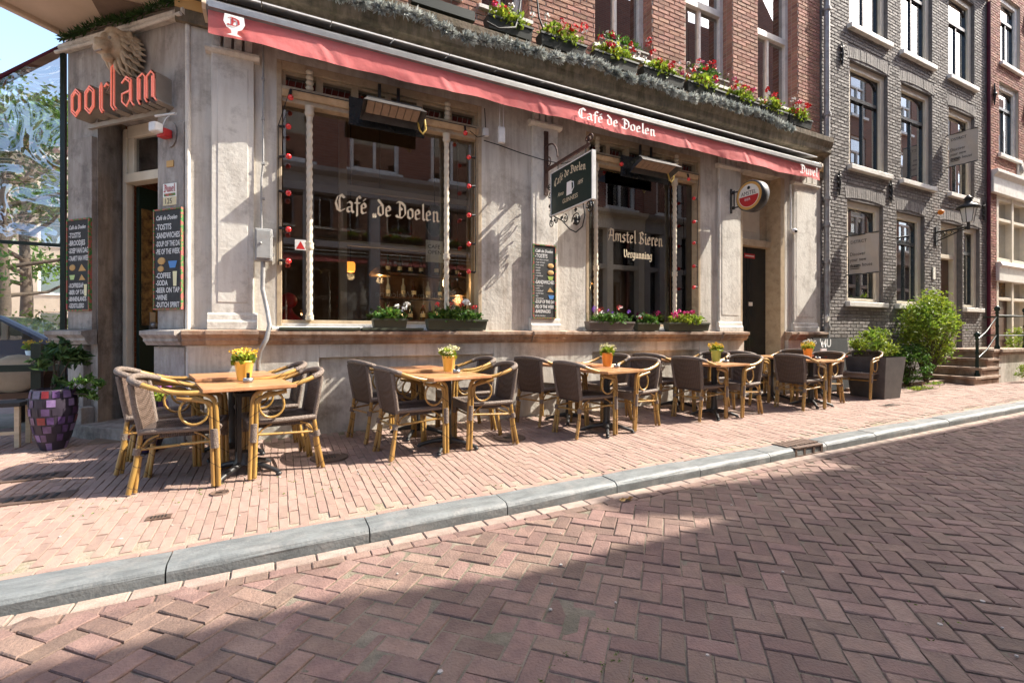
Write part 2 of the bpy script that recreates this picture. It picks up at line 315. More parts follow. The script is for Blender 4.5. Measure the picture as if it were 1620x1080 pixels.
def bands(name):
    n = M[name].node_tree; L = n.links.new; b = n.nodes['Principled BSDF']; src = b.inputs['Base Color'].links[0].from_socket
    tc = n.nodes.new('ShaderNodeTexCoord'); sp = n.nodes.new('ShaderNodeSeparateXYZ'); L(tc.outputs['Object'], sp.inputs[0])
    a = n.nodes.new('ShaderNodeMath'); a.operation = 'MULTIPLY_ADD'; a.inputs[1].default_value = .75; L(sp.outputs[0], a.inputs[0]); L(sp.outputs[2], a.inputs[2])
    m = n.nodes.new('ShaderNodeMath'); m.operation = 'MULTIPLY'; m.inputs[1].default_value = 6.1; L(a.outputs[0], m.inputs[0])
    f = n.nodes.new('ShaderNodeMath'); f.operation = 'FRACT'; L(m.outputs[0], f.inputs[0])
    g = n.nodes.new('ShaderNodeMath'); g.operation = 'LESS_THAN'; g.inputs[1].default_value = .045; L(f.outputs[0], g.inputs[0])
    mx = n.nodes.new('ShaderNodeMix'); mx.data_type = 'RGBA'; L(g.outputs[0], mx.inputs[0]); L(src, mx.inputs[6]); mx.inputs[7].default_value = (.10,.055,.02,1); L(mx.outputs[2], b.inputs['Base Color'])
bands('bamboo')
# ================================================================== the ground
ROADZ, SL = -.185, .045
KIN = lambda x: -2.345 + .020 * max(-3, min(x, 14))      # inner kerb line
KW = .20
gz = lambda y: SL * min(y, 0)                             # pavement falls towards the kerb
struct(MB().box(-400, 400, -400, 400, -.9, -.245).build('ground', 'ground_far'))
road = struct(MB().box(-60, 90, -6.68, -2.2, -.24, ROADZ - .008).build('road', ['road_joint']))
struct(MB().box(15.2, 90, -6.66, -2.26, -.23, ROADZ).build('road_surface', 'road_far'))
# pavement slab, sloping
pv = MB()
xs = [-6, 15.2]
pv.add([(-6,KIN(-6),gz(KIN(-6))-.006),(15.2,KIN(15.2),gz(KIN(15.2))-.006),(15.2,.06,-.006),(-6,.06,-.006),
        (-6,KIN(-6),-.3),(15.2,KIN(15.2),-.3),(15.2,.06,-.3),(-6,.06,-.3)], [(0,1,2,3),(0,4,5,1),(1,5,6,2),(2,6,7,3),(3,7,4,0)])
pv.box(-6, -.6, .06, 3.2, -.3, -.006)
pavement = struct(pv.build('pavement', 'pave_joint'))
pf = MB(); pf.add([(15.2,KIN(15.2),gz(KIN(15.2))),(80,KIN(15.2),gz(KIN(15.2))),(80,.0,0),(15.2,.0,0)], [(0,1,2,3)])
struct(pf.build('pavement_surface', 'pave_far'))
struct(MB().box(-60, -6, -2.4, 60, -.2, -.03).build('quay', 'pave_far'))
struct(MB().box(-6, -2.2, 3.2, 60, -.2, -.03).build('quay_path', 'pave_far'))
def brick_mesh(name, l, w, h, b, m):
    mb = MB(); l2, w2 = l/2, w/2
    mb.add([(-l2,-w2,-h),(l2,-w2,-h),(l2,w2,-h),(-l2,w2,-h),(-l2,-w2,-b),(l2,-w2,-b),(l2,w2,-b),(-l2,w2,-b),
            (-l2+b,-w2+b,0),(l2-b,-w2+b,0),(l2-b,w2-b,0),(-l2+b,w2-b,0)],
           [(0,1,5,4),(1,2,6,5),(2,3,7,6),(3,0,4,7),(4,5,9,8),(5,6,10,9),(6,7,11,10),(7,4,8,11),(8,9,10,11)])
    me = bpy.data.meshes.new(name); me.from_pydata(mb.v, [], mb.f); me.materials.append(M[m]); return me
def lay(spec, l, w, h, b, mat, parent, name, nbig):
    """spec: list of (x,y,z,rot,tiltx,tilty). The nbig nearest the viewpoint become parts, the rest one joined part."""
    mes = []
    for k in range(6):
        q = brick_mesh(name, l, w, h, b, mat); rk = random.Random(k + int(l*1000))
        for v in q.vertices:
            v.co.x += rk.uniform(-1,1)*b*.35; v.co.y += rk.uniform(-1,1)*b*.35
            if v.co.z > -b*.5: v.co.z += rk.uniform(-1,1)*b*.25
        if k in (2, 4):
            v = q.vertices[8 + k//2]; v.co.x *= .93; v.co.y *= .88; v.co.z -= b*1.2
        mes.append(q)
    c = Vector((.9, -5.0, 0))
    spec.sort(key=lambda q: (q[0]-c.x)**2*.7 + (q[1]-c.y)**2)
    for q in spec[:nbig]:
        o = bpy.data.objects.new(name, rj.choice(mes)); COL.objects.link(o); o.parent = parent
        o.location = q[:3]; o.rotation_euler = (q[4], q[5], q[3])
    mb = MB(); srcs = [[v.co.copy() for v in me.vertices] for me in mes]; fs = [tuple(p.vertices) for p in mes[0].polygons]
    for q in spec[nbig:]:
        T = Matrix.Translation(q[:3]) @ Matrix.Rotation(q[3], 4, 'Z') @ Matrix.Rotation(q[4], 4, 'X') @ Matrix.Rotation(q[5], 4, 'Y')
        mb.add([T @ v for v in rj.choice(srcs)], fs)
    stuff(mb.build(name + '_paving', mat, parent))
rj = random.Random(3)
# herringbone road bricks, 45 degrees to the kerb
spec = []; w = .097; a = R(45); ca, sa = math.cos(a), math.sin(a)
for i in range(-118, 160):
    for j in range(-160, 118):
        v = (i - j) % 4
        if v not in (0, 3): continue
        cx_, cy_, rot = ((i+1)*w, (j+.5)*w, 0) if v == 0 else ((i+.5)*w, (j+1)*w, R(90))
        x, y = cx_*ca - cy_*sa, cx_*sa + cy_*ca - 4.4
        if -4.2 < x < 15.3 and -6.66 < y < KIN(x) - KW - .15:
            spec.append((x + rj.uniform(-.0015,.0015), y + rj.uniform(-.0015,.0015), ROADZ + rj.uniform(-.004,.003) + .006*noise.noise(Vector((x*.6, y*.6, 0))), a + rot + rj.uniform(-.016,.016), rj.uniform(-.014,.014), rj.uniform(-.014,.014)))
lay(spec, .188, .091, .04, .0045, 'road_brick', road, 'brick', 300)
# gutter bricks, a pale course laid along the kerb
gm = brick_mesh('gutter_brick', .198, .095, .04, .005, 'gutter'); k = 0; x = -4.2
while x < 15:
    y = KIN(x) - KW
    for dy in (.052,):
        o = bpy.data.objects.new('gutter_brick', gm); COL.objects.link(o); o.parent = road
        o.location = (x, y - dy - .004, ROADZ + .004 + rj.uniform(-.002,.002)); o.rotation_euler = (0, rj.uniform(-.008,.008), .02 + rj.uniform(-.01,.01))
    x += .2045
# filler strip between the gutter course and the herringbone
fm = brick_mesh('gutter_filler', .1, .07, .04, .004, 'gutter')
mb = MB(); x = -4.2
while x < 15:
    y = KIN(x) - KW - .106
    q = rj.uniform(.07, .2); T = Matrix.Translation((x + q/2, y - .036, ROADZ + .004 + rj.uniform(-.002,.002)))
    mb.add([T @ Vector((v.co.x*q/.1*.96, v.co.y, v.co.z)) for v in fm.vertices], [tuple(p.vertices) for p in fm.polygons]); x += q
stuff(mb.build('cut_bricks', 'road_brick', road))
# pavement bricks: long side towards the house, running bond
spec = []; bx, by = .058, .198; i = 0; x = -4.6
while x < 15.3:
    off = (i % 2) * by/2 + rj.uniform(-.012,.012); y = KIN(x) - by + off
    while y < 2.6:
        yy = y + by/2
        ok = yy - by*.5 > KIN(x) + .002 and (yy + by*.45 < -.02 or x < -.80 - max(0, yy) - .12)
        if x > 9.35 and yy > -.32: ok = False
        if ok: spec.append((x + rj.uniform(-.002,.002), yy, gz(yy) + rj.uniform(-.0025,.0025), R(90) + rj.uniform(-.014,.014), rj.uniform(-.012,.012), -(SL if yy < 0 else 0)*0 + rj.uniform(-.006,.006)))
        y += by
    x += bx; i += 1
spec = [(q[0], q[1], q[2], q[3], q[4], q[5] - (SL if q[1] < 0 else 0)) for q in spec]
lay(spec, .1945, .0545, .035, .0028, 'pave', pavement, 'brick', 300)
# edging course beside the kerb
mb = MB(); x = -4.6; em = brick_mesh('edging_brick', .198, .05, .03, .004, 'pave')
while x < 15.2:
    y = KIN(x); T = Matrix.Translation((x, y + .03, gz(y) + .003)) @ Matrix.Rotation(.02 + rj.uniform(-.01,.01), 4, 'Z')
    mb.add([T @ v.co for v in em.vertices], [tuple(p.vertices) for p in em.polygons]); x += .203
stuff(mb.build('edging_course', 'pave', pavement))
# kerb stones with a rounded nose
kerb = bpy.data.objects.new('kerb', None); COL.objects.link(kerb); struct(kerb)
x = -4.3; lens = [.96,.93,.97,.95,.99,.92]; k = 0
while x < 60:
    l = lens[k % 6] if x < 16 else 3.0; x1 = x + l - .008; zz = gz(KIN(x)) + .004 + rj.uniform(-.004,.004)
    mb = MB(); prof = []
    y0, y1 = -KW, 0
    for t in range(7): an = R(15*t); prof.append((y0 + .045*(1-math.sin(an)) , -.045*(1-math.cos(an)) if False else zz - .045*(1-math.cos(R(90-15*t)))))
    prof = [(y0 + .045 - .045*math.cos(R(t*15)), zz - .045 + .045*math.sin(R(t*15))) for t in range(7)]
    prof = [(y1, ROADZ - .05), (y0, ROADZ - .05)] + prof + [(y1, zz + .002)]
    n = len(prof); ya, yb = KIN(x), KIN(x1); ns = 5
    vs = []
    for s_ in range(ns):
        t = s_/(ns-1); X = x + (x1-x)*t; Y = ya + (yb-ya)*t
        for (py, pz) in prof:
            ch = .006 if s_ in (0, ns-1) else 0
            jig = rj.uniform(-.002,.002) if 0 < s_ < ns-1 else 0
            vs.append((X, Y + py + (ch if py < -.1 else 0) + jig, pz - (ch if pz > zz - .03 else 0)))
    fs = [tuple(range(n)), tuple(range(ns*n-1, (ns-1)*n-1, -1))]
    for s_ in range(ns-1):
        for q in range(n): fs.append((s_*n+q, (s_+1)*n+q, (s_+1)*n+(q+1)%n, s_*n+(q+1)%n))
    mb.add(vs, fs); mb.build('kerb_stone', 'kerbstone', kerb); x += l; k += 1
# drain inlet in the kerb
d = thing('kerb_drain', 'rusty iron gully inlet with three slots set in the kerb', 'drain', (4.92, -2.35, -.15))
mb = MB(); y0 = KIN(4.9) - KW - .006
for xx in (4.66, 4.80, 4.95, 5.09): mb.box(xx, xx + .035, y0, y0 + .05, ROADZ, -.098)
mb.box(4.66, 5.125, y0, y0 + .05, -.115, -.094); mb.box(4.66, 5.125, y0, y0 + .05, ROADZ - .005, ROADZ + .012); mb.build('slotted_front', 'grate', d, bevel=.004)
MB().box(4.67, 5.12, y0 + .03, y0 + .06, ROADZ, -.1).build('dark_inlet', 'cable', d)
mb = MB(); 
for q in range(7): mb.box(4.62 + q*.078, 4.68 + q*.078, KIN(4.9) - .14, KIN(4.9) + .02, -.1, -.088)
mb.build('lid', 'grate', d)
def plate(label, x, y, w, dd, round_=False):
    z = gz(y) + .006
    t = thing('access_cover', label, 'cover', (x, y, z))
    mb = MB()
    if round_: mb.lathe([(w, -.01), (w, 0), (w*.93, .002), (w*.9, -.002), (.01, -.001)], (x, y, z), 24)
    else: mb.box(x-w/2, x+w/2, y-dd/2, y+dd/2, z-.02, z)
    mb.build('plate', 'grate', t)
    mb = MB()
    for q in range(5):
        mb.box(x - w*.32 + q*w*.14, x - w*.32 + q*w*.14 + w*.06, y - dd*.25, y + dd*.25, z, z + .004)
    mb.build('raised_mark', 'iron', t); return t
plate('small rusty rectangular cover in the brick pavement near the kerb', -.65, -1.83, .13, .07)
plate('dark square cover in the shaded pavement, nearer the street of two', -1.46, -1.15, .42, .2)
plate('dark square cover in the shaded pavement, nearer the corner door of two', -1.62, -.62, .36, .18)
plate('round iron cover beside the right chair leg of the leftmost table', -.36, -1.52, .06, .06, True)
plate('round iron cover under the chairs right of the leftmost table', .42, -.95, .16, .16, True)
plate('round iron cover under the chairs of the second table', 2.2, -.95, .17, .16, True)
plate('round iron cover under the chairs of the fourth table', 5.9, -.9, .18, .16, True)
plate('narrow iron cover in the pavement right of the tables', 8.6, -1.45, .4, .12)
# weeds and moss in the joints
mb = MB(); rw = random.Random(11)
for k in range(700):
    if k < 480: x, y = rw.uniform(.7, 5.5), rw.uniform(-5.3, -3.8); z = ROADZ - .003
    else: x, y = rw.uniform(-1.2, 1.6), rw.uniform(-2.2, -1.3); z = gz(y)
    if noise.noise(Vector((x*1.1, y*1.1, 3))) < .12: continue
    for q in range(4): mb.leaf((x + rw.uniform(-.012,.012), y + rw.uniform(-.012,.012), z + .001), rw.uniform(.008,.02), Vector((rw.uniform(-1,1), rw.uniform(-1,1), rw.uniform(.1,.6))))
tag(stuff(mb.build('moss', 'moss')), 'small green moss tufts in the joints of the paving', 'moss')
lf = MB()
for q in range(5): lf.leaf((2.32 + rw.uniform(-.05,.05), -2.66 + rw.uniform(-.02,.02), ROADZ + .015), .06, Vector((rw.uniform(-1,1), rw.uniform(-.6,.6), .1)))
tag(lf.build('dry_leaves', 'tan'), 'few dry brown leaves lying in the gutter below the kerb', 'leaves')
mb = MB()
for k in range(90):
    if k < 55: x, y = rw.uniform(.2, 8), rw.uniform(-5.0, -2.9); z = ROADZ + .0035
    else: x, y = rw.uniform(-1.5, 8), rw.uniform(-2.2, -1.2); z = gz(y) + .0035
    r_ = rw.uniform(.004, .011); mb.lathe([(r_, -.004), (r_*rw.uniform(.8,1), .001)], (x, y, z), 7, smooth=False)
pm('gum', (.42,.38,.34), rough=.9)
tag(stuff(mb.build('gum_spots', 'gum')), 'small pale gum spots and grit scattered on the paving', 'grit')
# ================================================================== café building
def cells(mb, x0, x1, z0, z1, ops, y0, y1, mi=0):
    X = sorted({x0, x1, *[o[0] for o in ops], *[o[1] for o in ops]}); Z = sorted({z0, z1, *[o[2] for o in ops], *[o[3] for o in ops]})
    X = [x for x in X if x0 <= x <= x1]; Z = [z for z in Z if z0 <= z <= z1]
    for i in range(len(X)-1):
        cx_ = (X[i]+X[i+1])/2; run = None
        for j in range(len(Z)-1):
            cz = (Z[j]+Z[j+1])/2
            hole = any(o[0] < cx_ < o[1] and o[2] < cz < o[3] for o in ops)
            if not hole and run is None: run = Z[j]
            if hole and run is not None: mb.box(X[i], X[i+1], y0, y1, run, Z[j], mi); run = None
        if run is not None: mb.box(X[i], X[i+1], y0, y1, run, Z[-1], mi)
def brick_field(mb, x0, x1, z0, z1, ops, y, bl=.21, bh=.056, j=.011, proud=.007, rough=.003, seed=1, soldier=()):
    rr = random.Random(seed); z = z0; row = 0
    while z + bh*.5 < z1:
        x = x0 - (row % 2) * (bl + j)/2
        while x < x1:
            a, b = max(x, x0), min(x + bl, x1); c0, c1 = z, min(z + bh, z1)
            segs = [(a, b)]
            for o in ops:
                if c1 > o[2] + .005 and c0 < o[3] - .005:
                    ns = []
                    for (p, q) in segs:
                        if q <= o[0] or p >= o[1]: ns.append((p, q)); continue
                        if p < o[0]: ns.append((p, o[0]))
                        if q > o[1]: ns.append((o[1], q))
                    segs = ns
            for (p, q) in segs:
                if q - p < .02: continue
                d = [y - proud - rr.uniform(-rough, rough) for _ in range(4)]
                e = .004
                mb.add([(p+e,d[0],c0+e),(q-e,d[1],c0+e),(q-e,d[2],c1-e),(p+e,d[3],c1-e),(p,y+.01,c0),(q,y+.01,c0),(q,y+.01,c1),(p,y+.01,c1)],
                       [(0,1,2,3),(0,4,5,1),(1,5,6,2),(2,6,7,3),(3,7,4,0)])
            x += bl + j
        z += bh + j; row += 1
def soldier_arch(mb, x0, x1, z, rise, h, y, seed=2):
    rr = random.Random(seed); n = max(4, int((x1-x0)/.066)); w_ = (x1-x0)/n
    for i in range(n):
        t = (i+.5)/n*2-1; zz = z + rise*(1-t*t); xa = x0 + i*w_ + .005; xb = x0 + (i+1)*w_ - .005; lean = t*.04
        d = y - .009 - rr.uniform(-.003,.003)
        mb.add([(xa,d,zz),(xb,d,zz),(xb+lean,d,zz+h),(xa+lean,d,zz+h),(xa,y+.01,zz),(xb,y+.01,zz),(xb+lean,y+.01,zz+h),(xa+lean,y+.01,zz+h)],
               [(0,1,2,3),(0,4,5,1),(1,5,6,2),(2,6,7,3),(3,7,4,0)])
cafe = thing('cafe_building', 'weathered stone café building with red brick storey above on the street corner', 'building', (-.754, 0, 0))
XC, XE = -.754, 9.29
W1 = (0, 2.283, 1.13, 3.88); W2 = (3.858, 6.086, 1.13, 3.88); DR = (7.045, 8.22, .0, 3.86)
mb = MB(); cells(mb, XC + .006, XE, 0, 4.3, [W1, W2, DR], 0, .36); mb.build('front_wall', 'stone', cafe)
# plinth: raised piers and a recessed field between them
mb = MB()
for (a, b) in ((XC - .0, .40), (2.42, 3.92), (6.0, 7.045), (8.22, 9.29)): mb.box(a, b, -.062, .0, -.12, .945)
for (a, b) in ((.40, 2.42), (3.92, 6.0)): mb.box(a, b, -.012, .002, -.12, .80)
for (a, b) in ((.40, 2.42), (3.92, 6.0)): mb.box(a, b, -.058, .0, .80, .945)
mb.build('plinth', 'stone', cafe, bevel=.006)
mb = MB()
for (a, b) in ((.44, 1.02), (4.3, 4.95)): 
    for q in range(9): mb.box(a + .02, b - .02, -.03, -.016, .22 + q*.05, .245 + q*.05)
    mb.box(a, a + .02, -.035, -.012, .19, .68); mb.box(b - .02, b, -.035, -.012, .19, .68)
# moulded ledge
led = [(0,.94),(-.075,.945),(-.09,.97),(-.105,.985),(-.105,1.01),(-.125,1.03),(-.14,1.045),(-.14,1.082),(0,1.10)]
mb = MB(); mb.profx(led, XC - .04, 7.06); mb.profx(led, 8.21, XE + .02)
for a, b in ((-.60,-.16), (2.94,3.42), (6.44,7.05), (8.38,9.18)): mb.profx([(y - .03 if y < 0 else y, z + .003) for y, z in led], a, b)
mb.build('ledge', 'stone_ledge', cafe, bevel=.003)
# pilasters with base, cap and fluted frieze
for (a, b) in ((-.564, -.202), (2.983, 3.372), (6.478, 6.982), (8.428, 9.10)):
    mb = MB(); mb.box(a, b, -.042, .0, 1.10, 3.78); mb.box(a + .05, b - .05, -.047, -.03, 1.36, 3.68)
    p = mb.build('pilaster', 'stone_pil', cafe, bevel=.006)
    mb = MB(); mb.profx([(0,1.10),(-.075,1.10),(-.075,1.17),(-.06,1.19),(-.055,1.24),(-.045,1.26),(0,1.262)], a - .03, b + .03); mb.build('pilaster_base', 'stone_pil', p)
    mb = MB(); mb.profx([(0,3.77),(-.06,3.775),(-.085,3.80),(-.085,3.825),(-.05,3.84),(0,3.842)], a - .05, b + .05); mb.build('pilaster_cap', 'stone_pil', p)
    mb = MB(); n = 4; wv = (b-a)/n
    for q in range(n): mb.box(a + q*wv + .012, a + (q+1)*wv - .012, -.06, .0, 3.842, 4.10)
    mb.build('frieze_flute', 'stone_pil', p, bevel=.006)
# carved rosette on the pilasters
# cornice over the awning
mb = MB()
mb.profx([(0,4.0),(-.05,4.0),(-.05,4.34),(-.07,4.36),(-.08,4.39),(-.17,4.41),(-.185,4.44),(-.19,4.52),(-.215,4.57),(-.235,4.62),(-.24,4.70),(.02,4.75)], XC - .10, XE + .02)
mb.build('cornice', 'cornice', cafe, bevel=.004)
mb = MB()
xx = XC
while xx < XE - .7: mb.profx([(-.055,4.31),(-.30,4.235),(-.30,4.22),(-.055,4.295)], xx, xx + .62); xx += .63
mb.build('lead_flashing', 'white_metal', cafe)
MB().box(XC - .1, XE, -.058, -.052, 4.12, 4.22).build('frieze_board', 'tan', cafe)
# brick storey
UP = [(1.02, 1.98, 5.17, 7.9), (-.2, .6, 5.17, 7.9), (4.02, 5.08, 5.17, 7.9), (5.78, 6.86, 5.17, 7.9), (7.5, 8.62, 5.17, 7.9), (2.28, 2.96, 5.17, 7.9)]
up_vis = UP
mb = MB(); cells(mb, XC, XE, 4.74, 9.8, up_vis, .02, .40); mb.build('upper_wall', 'mortar', cafe)
mb = MB(); brick_field(mb, XC, XE, 4.76, 8.6, up_vis, .018, seed=4)
stuff(mb.build('brick_courses', 'brick_red', cafe))
# brick reveals
mb = MB()
for o in UP:
    z = o[2]; row = 0
    while z < 7.8:
        for xs_, sgn in ((o[1], -1), (o[0], 1)):
            y = .02 + (0 if row % 2 else .05)
            mb.box(min(xs_, xs_ + sgn*.006), max(xs_, xs_ + sgn*.006), .02, .13, z, z + .056); mb.box(min(xs_, xs_ + sgn*.006), max(xs_, xs_ + sgn*.006), .14, .23, z, z + .056)
        z += .067; row += 1
stuff(mb.build('reveal_bricks', 'brick_red', cafe))
for o in UP:
    mb = MB(); x0, x1, z0, z1 = o; yf = .2
    mb.box(x0, x0 + .09, yf, yf + .12, z0, z1); mb.box(x1 - .09, x1, yf, yf + .12, z0, z1); mb.box(x0 + .09, x1 - .09, yf, yf + .12, z0, z0 + .07); mb.box(x0 + .09, x1 - .09, yf - .01, yf + .12, 6.45, 6.56)
    mb.box((x0+x1)/2 - .028, (x0+x1)/2 + .028, yf + .02, yf + .1, z0 + .07, 6.45)
    wn = mb.build('upper_window', 'paint_white', cafe, bevel=.006)
    mb = MB(); mb.box(x0 + .09, x1 - .09, yf + .06, yf + .066, z0 + .07, z1); mb.build('pane', 'glass_up', wn)
    mb = MB(); mb.profx([(.2, z0-.002),(-.03, z0-.03),(-.03, z0-.075),(.2, z0-.075)], x0 - .04, x1 + .04); mb.build('sill', 'paint_white', wn)
MB().box(XC + .02, XE - .02, .42, .46, 4.66, 9.7).build('dark_lining', 'interior', cafe)
# ---- chamfered corner
ac = .70711
CH = Matrix(((-ac, -ac, 0, XC), (ac, -ac, 0, 0), (0, 0, 1, 0), (0, 0, 0, 1)))   # local x along the face, y outward
def chm(): q = MB(); q.M = CH; return q
def cbx(q, u0, u1, o0, o1, z0, z1): q.box(u0, u1, o0, o1, z0, z1); return q
mb = chm()
for (u0, u1, z0, z1) in ((.006, .41, 0, 4.3), (.41, 1.29, 3.33, 4.3)): cbx(mb, u0, u1, -.36, 0, z0, z1)
mb.slab([(1.29, 0), (1.44, -.36), (1.77, -.36), (1.77, 0)][::-1], 0, 4.3)
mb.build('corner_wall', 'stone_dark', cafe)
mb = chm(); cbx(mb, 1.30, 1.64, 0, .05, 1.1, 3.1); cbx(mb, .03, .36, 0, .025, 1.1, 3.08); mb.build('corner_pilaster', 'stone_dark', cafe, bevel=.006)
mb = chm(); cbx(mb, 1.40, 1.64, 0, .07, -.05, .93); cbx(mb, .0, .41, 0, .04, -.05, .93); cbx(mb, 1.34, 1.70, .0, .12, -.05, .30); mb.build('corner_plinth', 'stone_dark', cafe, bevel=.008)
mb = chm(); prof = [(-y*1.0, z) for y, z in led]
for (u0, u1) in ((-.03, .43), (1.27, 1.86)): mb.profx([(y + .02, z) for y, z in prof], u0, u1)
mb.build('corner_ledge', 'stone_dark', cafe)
mb = chm(); mb.tube([(0, .004, .05), (0, .004, 4.0)], .022, 10); mb.build('corner_bead', 'stone_pil', cafe)
mb = chm(); mb.profx([(0,4.06),(.05,4.06),(.075,4.09),(.075,4.12),(.04,4.15),(0,4.15)], -.02, 1.80); mb.tube([(-.02,.09,4.05),(1.0,.085,4.02),(1.8,.09,4.03)], .018, 8); mb.build('corner_moulding', 'stone', cafe)
# door recess: frame, fanlight, open dark leaf, step
mb = chm()
cbx(mb, 1.30, 1.40, -.36, -.30, .14, 3.3); cbx(mb, 1.29, 1.34, -.34, -.27, .14, 3.3); cbx(mb, .41, .50, -.36, -.28, .14, 3.3); cbx(mb, .5, 1.29, -.36, -.28, 3.2, 3.33); cbx(mb, .5, 1.29, -.37, -.25, 2.70, 2.80); cbx(mb, 1.2, 1.29, -.34, -.29, 2.8, 3.2); cbx(mb, .5, .58, -.34, -.29, 2.8, 3.2)
fr_ = mb.build('door_frame', 'paint_cream', cafe, bevel=.006)
cbx(chm(), .58, 1.2, -.325, -.318, 2.8, 3.2).build('fanlight', 'glass_up', fr_)
mb = chm(); cbx(mb, 1.235, 1.285, -1.05, -.37, .14, 2.69); lf_ = mb.build('open_door', 'paint_green', cafe)
mb = chm()
for q in range(4): cbx(mb, 1.222, 1.234, -.95 + q*.15, -.84 + q*.15, 1.15, 2.45)
mb.build('leaded_pane', 'leaded', lf_)
mb = chm(); mb.ball((1.20, -.5, 1.15), .04, 10); cbx(mb, 1.215, 1.235, -.53, -.47, 1.0, 1.3); mb.build('handle', 'steel', lf_)
mb = chm(); cbx(mb, .36, 1.36, -.40, .16, -.03, .13); mb.build('door_step', 'stone_dark', cafe, bevel=.01)
# overhanging bay above the corner: its soffit shows
mb = chm(); cbx(mb, -.15, 1.83, -.3, 1.6, 4.30, 4.42); mb.build('bay_soffit', 'soffit', cafe, bevel=.01)
mb = chm(); cbx(mb, -.18, 1.86, 1.5, 1.63, 4.26, 4.45); cbx(mb, 1.80, 1.87, -.3, 1.63, 4.255, 4.46); mb.build('bay_edge', 'soffit', cafe, bevel=.01)
mb = chm(); cbx(mb, -.1, 1.78, -.3, 1.5, 4.43, 8.5); mb.build('bay_wall', 'brick_far', cafe)
# canal side wall, back, roof
mb = MB(); mb.box(-2.005, -1.65, 1.26, 9, 0, 9.8); mb.box(XE - .3, XE - .01, .37, 9, 0, 9.8); mb.box(-1.65, XE - .3, 8.7, 9, 0, 9.8); mb.build('side_wall', 'brick_far', cafe)
mb = MB(); mb.slab([(XC, .02), (XE, .02), (XE, 9), (-2.0, 9), (-2.0, 1.26)], 9.8, 10.0); mb.build('roof', 'roof_tile', cafe)
# ---- interior: floor, ceiling, back wall, partitions
mb = MB(); mb.box(-1.6, 8.9, .37, 5.6, -.02, .02); mb.box(-1.6, 8.9, .37, 5.6, 4.28, 4.32); mb.box(-1.6, 8.9, 5.5, 5.6, 0, 4.3); mb.box(6.5, 6.58, .37, 5.5, 0, 4.3); mb.build('room', 'interior', cafe)
mb = MB()
for x in (.75, 2.6, 4.75): mb.box(x, x + .10, 1.25, 1.35, 0, 4.2)
for z in (2.25, 3.0): mb.box(.75, 4.85, 1.27, 1.33, z, z + .07)
mb.build('room_screen', 'plaster_tan', cafe)
# ---- shop windows
def shop_window(o, cols, seed):
    x0, x1, z0, z1 = o; zt = 3.565
    mb = MB()
    mb.box(x0, x0 + .05, -.005, .2, z0, z1); mb.box(x1 - .05, x1, -.005, .2, z0, z1); mb.box(x0 + .05, x1 - .05, -.004, .2, z1 - .09, z1)
    mb.box(x0 + .05, x1 - .05, .06, .2, z0, z0 + .07); mb.profx([(.15,zt-.05),(.0,zt-.05),(-.03,zt-.02),(-.05,zt+.0),(-.05,zt+.03),(.0,zt+.06),(.15,zt+.06)], x0 + .05, x1 - .05)
    mb.box(x0 + .05, x1 - .05, .02, .14, zt - .10, zt - .05)
    wf = mb.build('shop_window', 'paint_beige', cafe, bevel=.006)
    mb = MB(); mb.profx([(.1,z0),(-.02,z0-.0),(-.05,z0-.015),(-.05,z0-.035),(.1,z0-.035)], x0 - .04, x1 + .04); mb.box(x0 + .05, x1 - .05, .03, .09, z0, z0 + .035); mb.build('bottom_rail', 'paint_white', wf)
    for c_ in cols:
        mb = MB(); prof = [(.030, z) for z in [z0 + .08 + i*.010 for i in range(int((zt - .12 - z0 - .08)/.010))]]
        mb.lathe(prof, (c_, .035, 0), 18, mod=lambda r, z, an: r*(1 + .11*math.cos(2*an - z*75)))
        for z, r, h in ((z0 + .07, .044, .05), (1.95, .045, .07), (zt - .2, .05, .1)): mb.lathe([(r*.8, z), (r, z + h*.3), (r*.85, z + h*.6), (r, z + h)], (c_, .035, 0), 12)
        mb.build('twisted_column', 'paint_cream', wf)
        mb = MB(); 
        for k in range(4): mb.ball((c_, .0, zt + .08 + k*.055), .042, 8, sq=(1,.9,.8))
        mb.build('carved_bracket', 'paint_cream', wf)
    # glass lights
    edges = [x0 + .05] + cols + [x1 - .05]
    for a, b in zip(edges[:-1], edges[1:]):
        MB().box(a + .012, b - .012, .12, .128, z0 + .07, zt - .1).build('pane', 'glass', wf)
    # small top lights with leaded bars
    n = 6; wv = (x1 - x0 - .1)/n
    for q in range(n):
        a = x0 + .05 + q*wv; b = a + wv
        mb = MB(); mb.box(a, a + .035, .03, .14, zt + .06, z1 - .09); mb.box(b - .035, b, .03, .14, zt + .06, z1 - .09); mb.box(a + .035, b - .035, .04, .14, z1 - .12, z1 - .09)
        tl = mb.build('top_light', 'paint_beige', wf)
        MB().box(a + .035, b - .035, .1, .105, zt + .06, z1 - .12).build('top_pane', 'glass_up', tl)
        mb = MB()
        for k in range(5): xx = a + .05 + k*(wv - .1)/4; mb.tube([(xx, .095, zt + .06), (xx + .02, .095, z1 - .14)], .003, 4)
        mb.build('lead_bar', 'zinc', tl)
    return wf
sw1 = shop_window(W1, [.314, 1.838], 1); sw2 = shop_window(W2, [4.053, 5.564], 2)
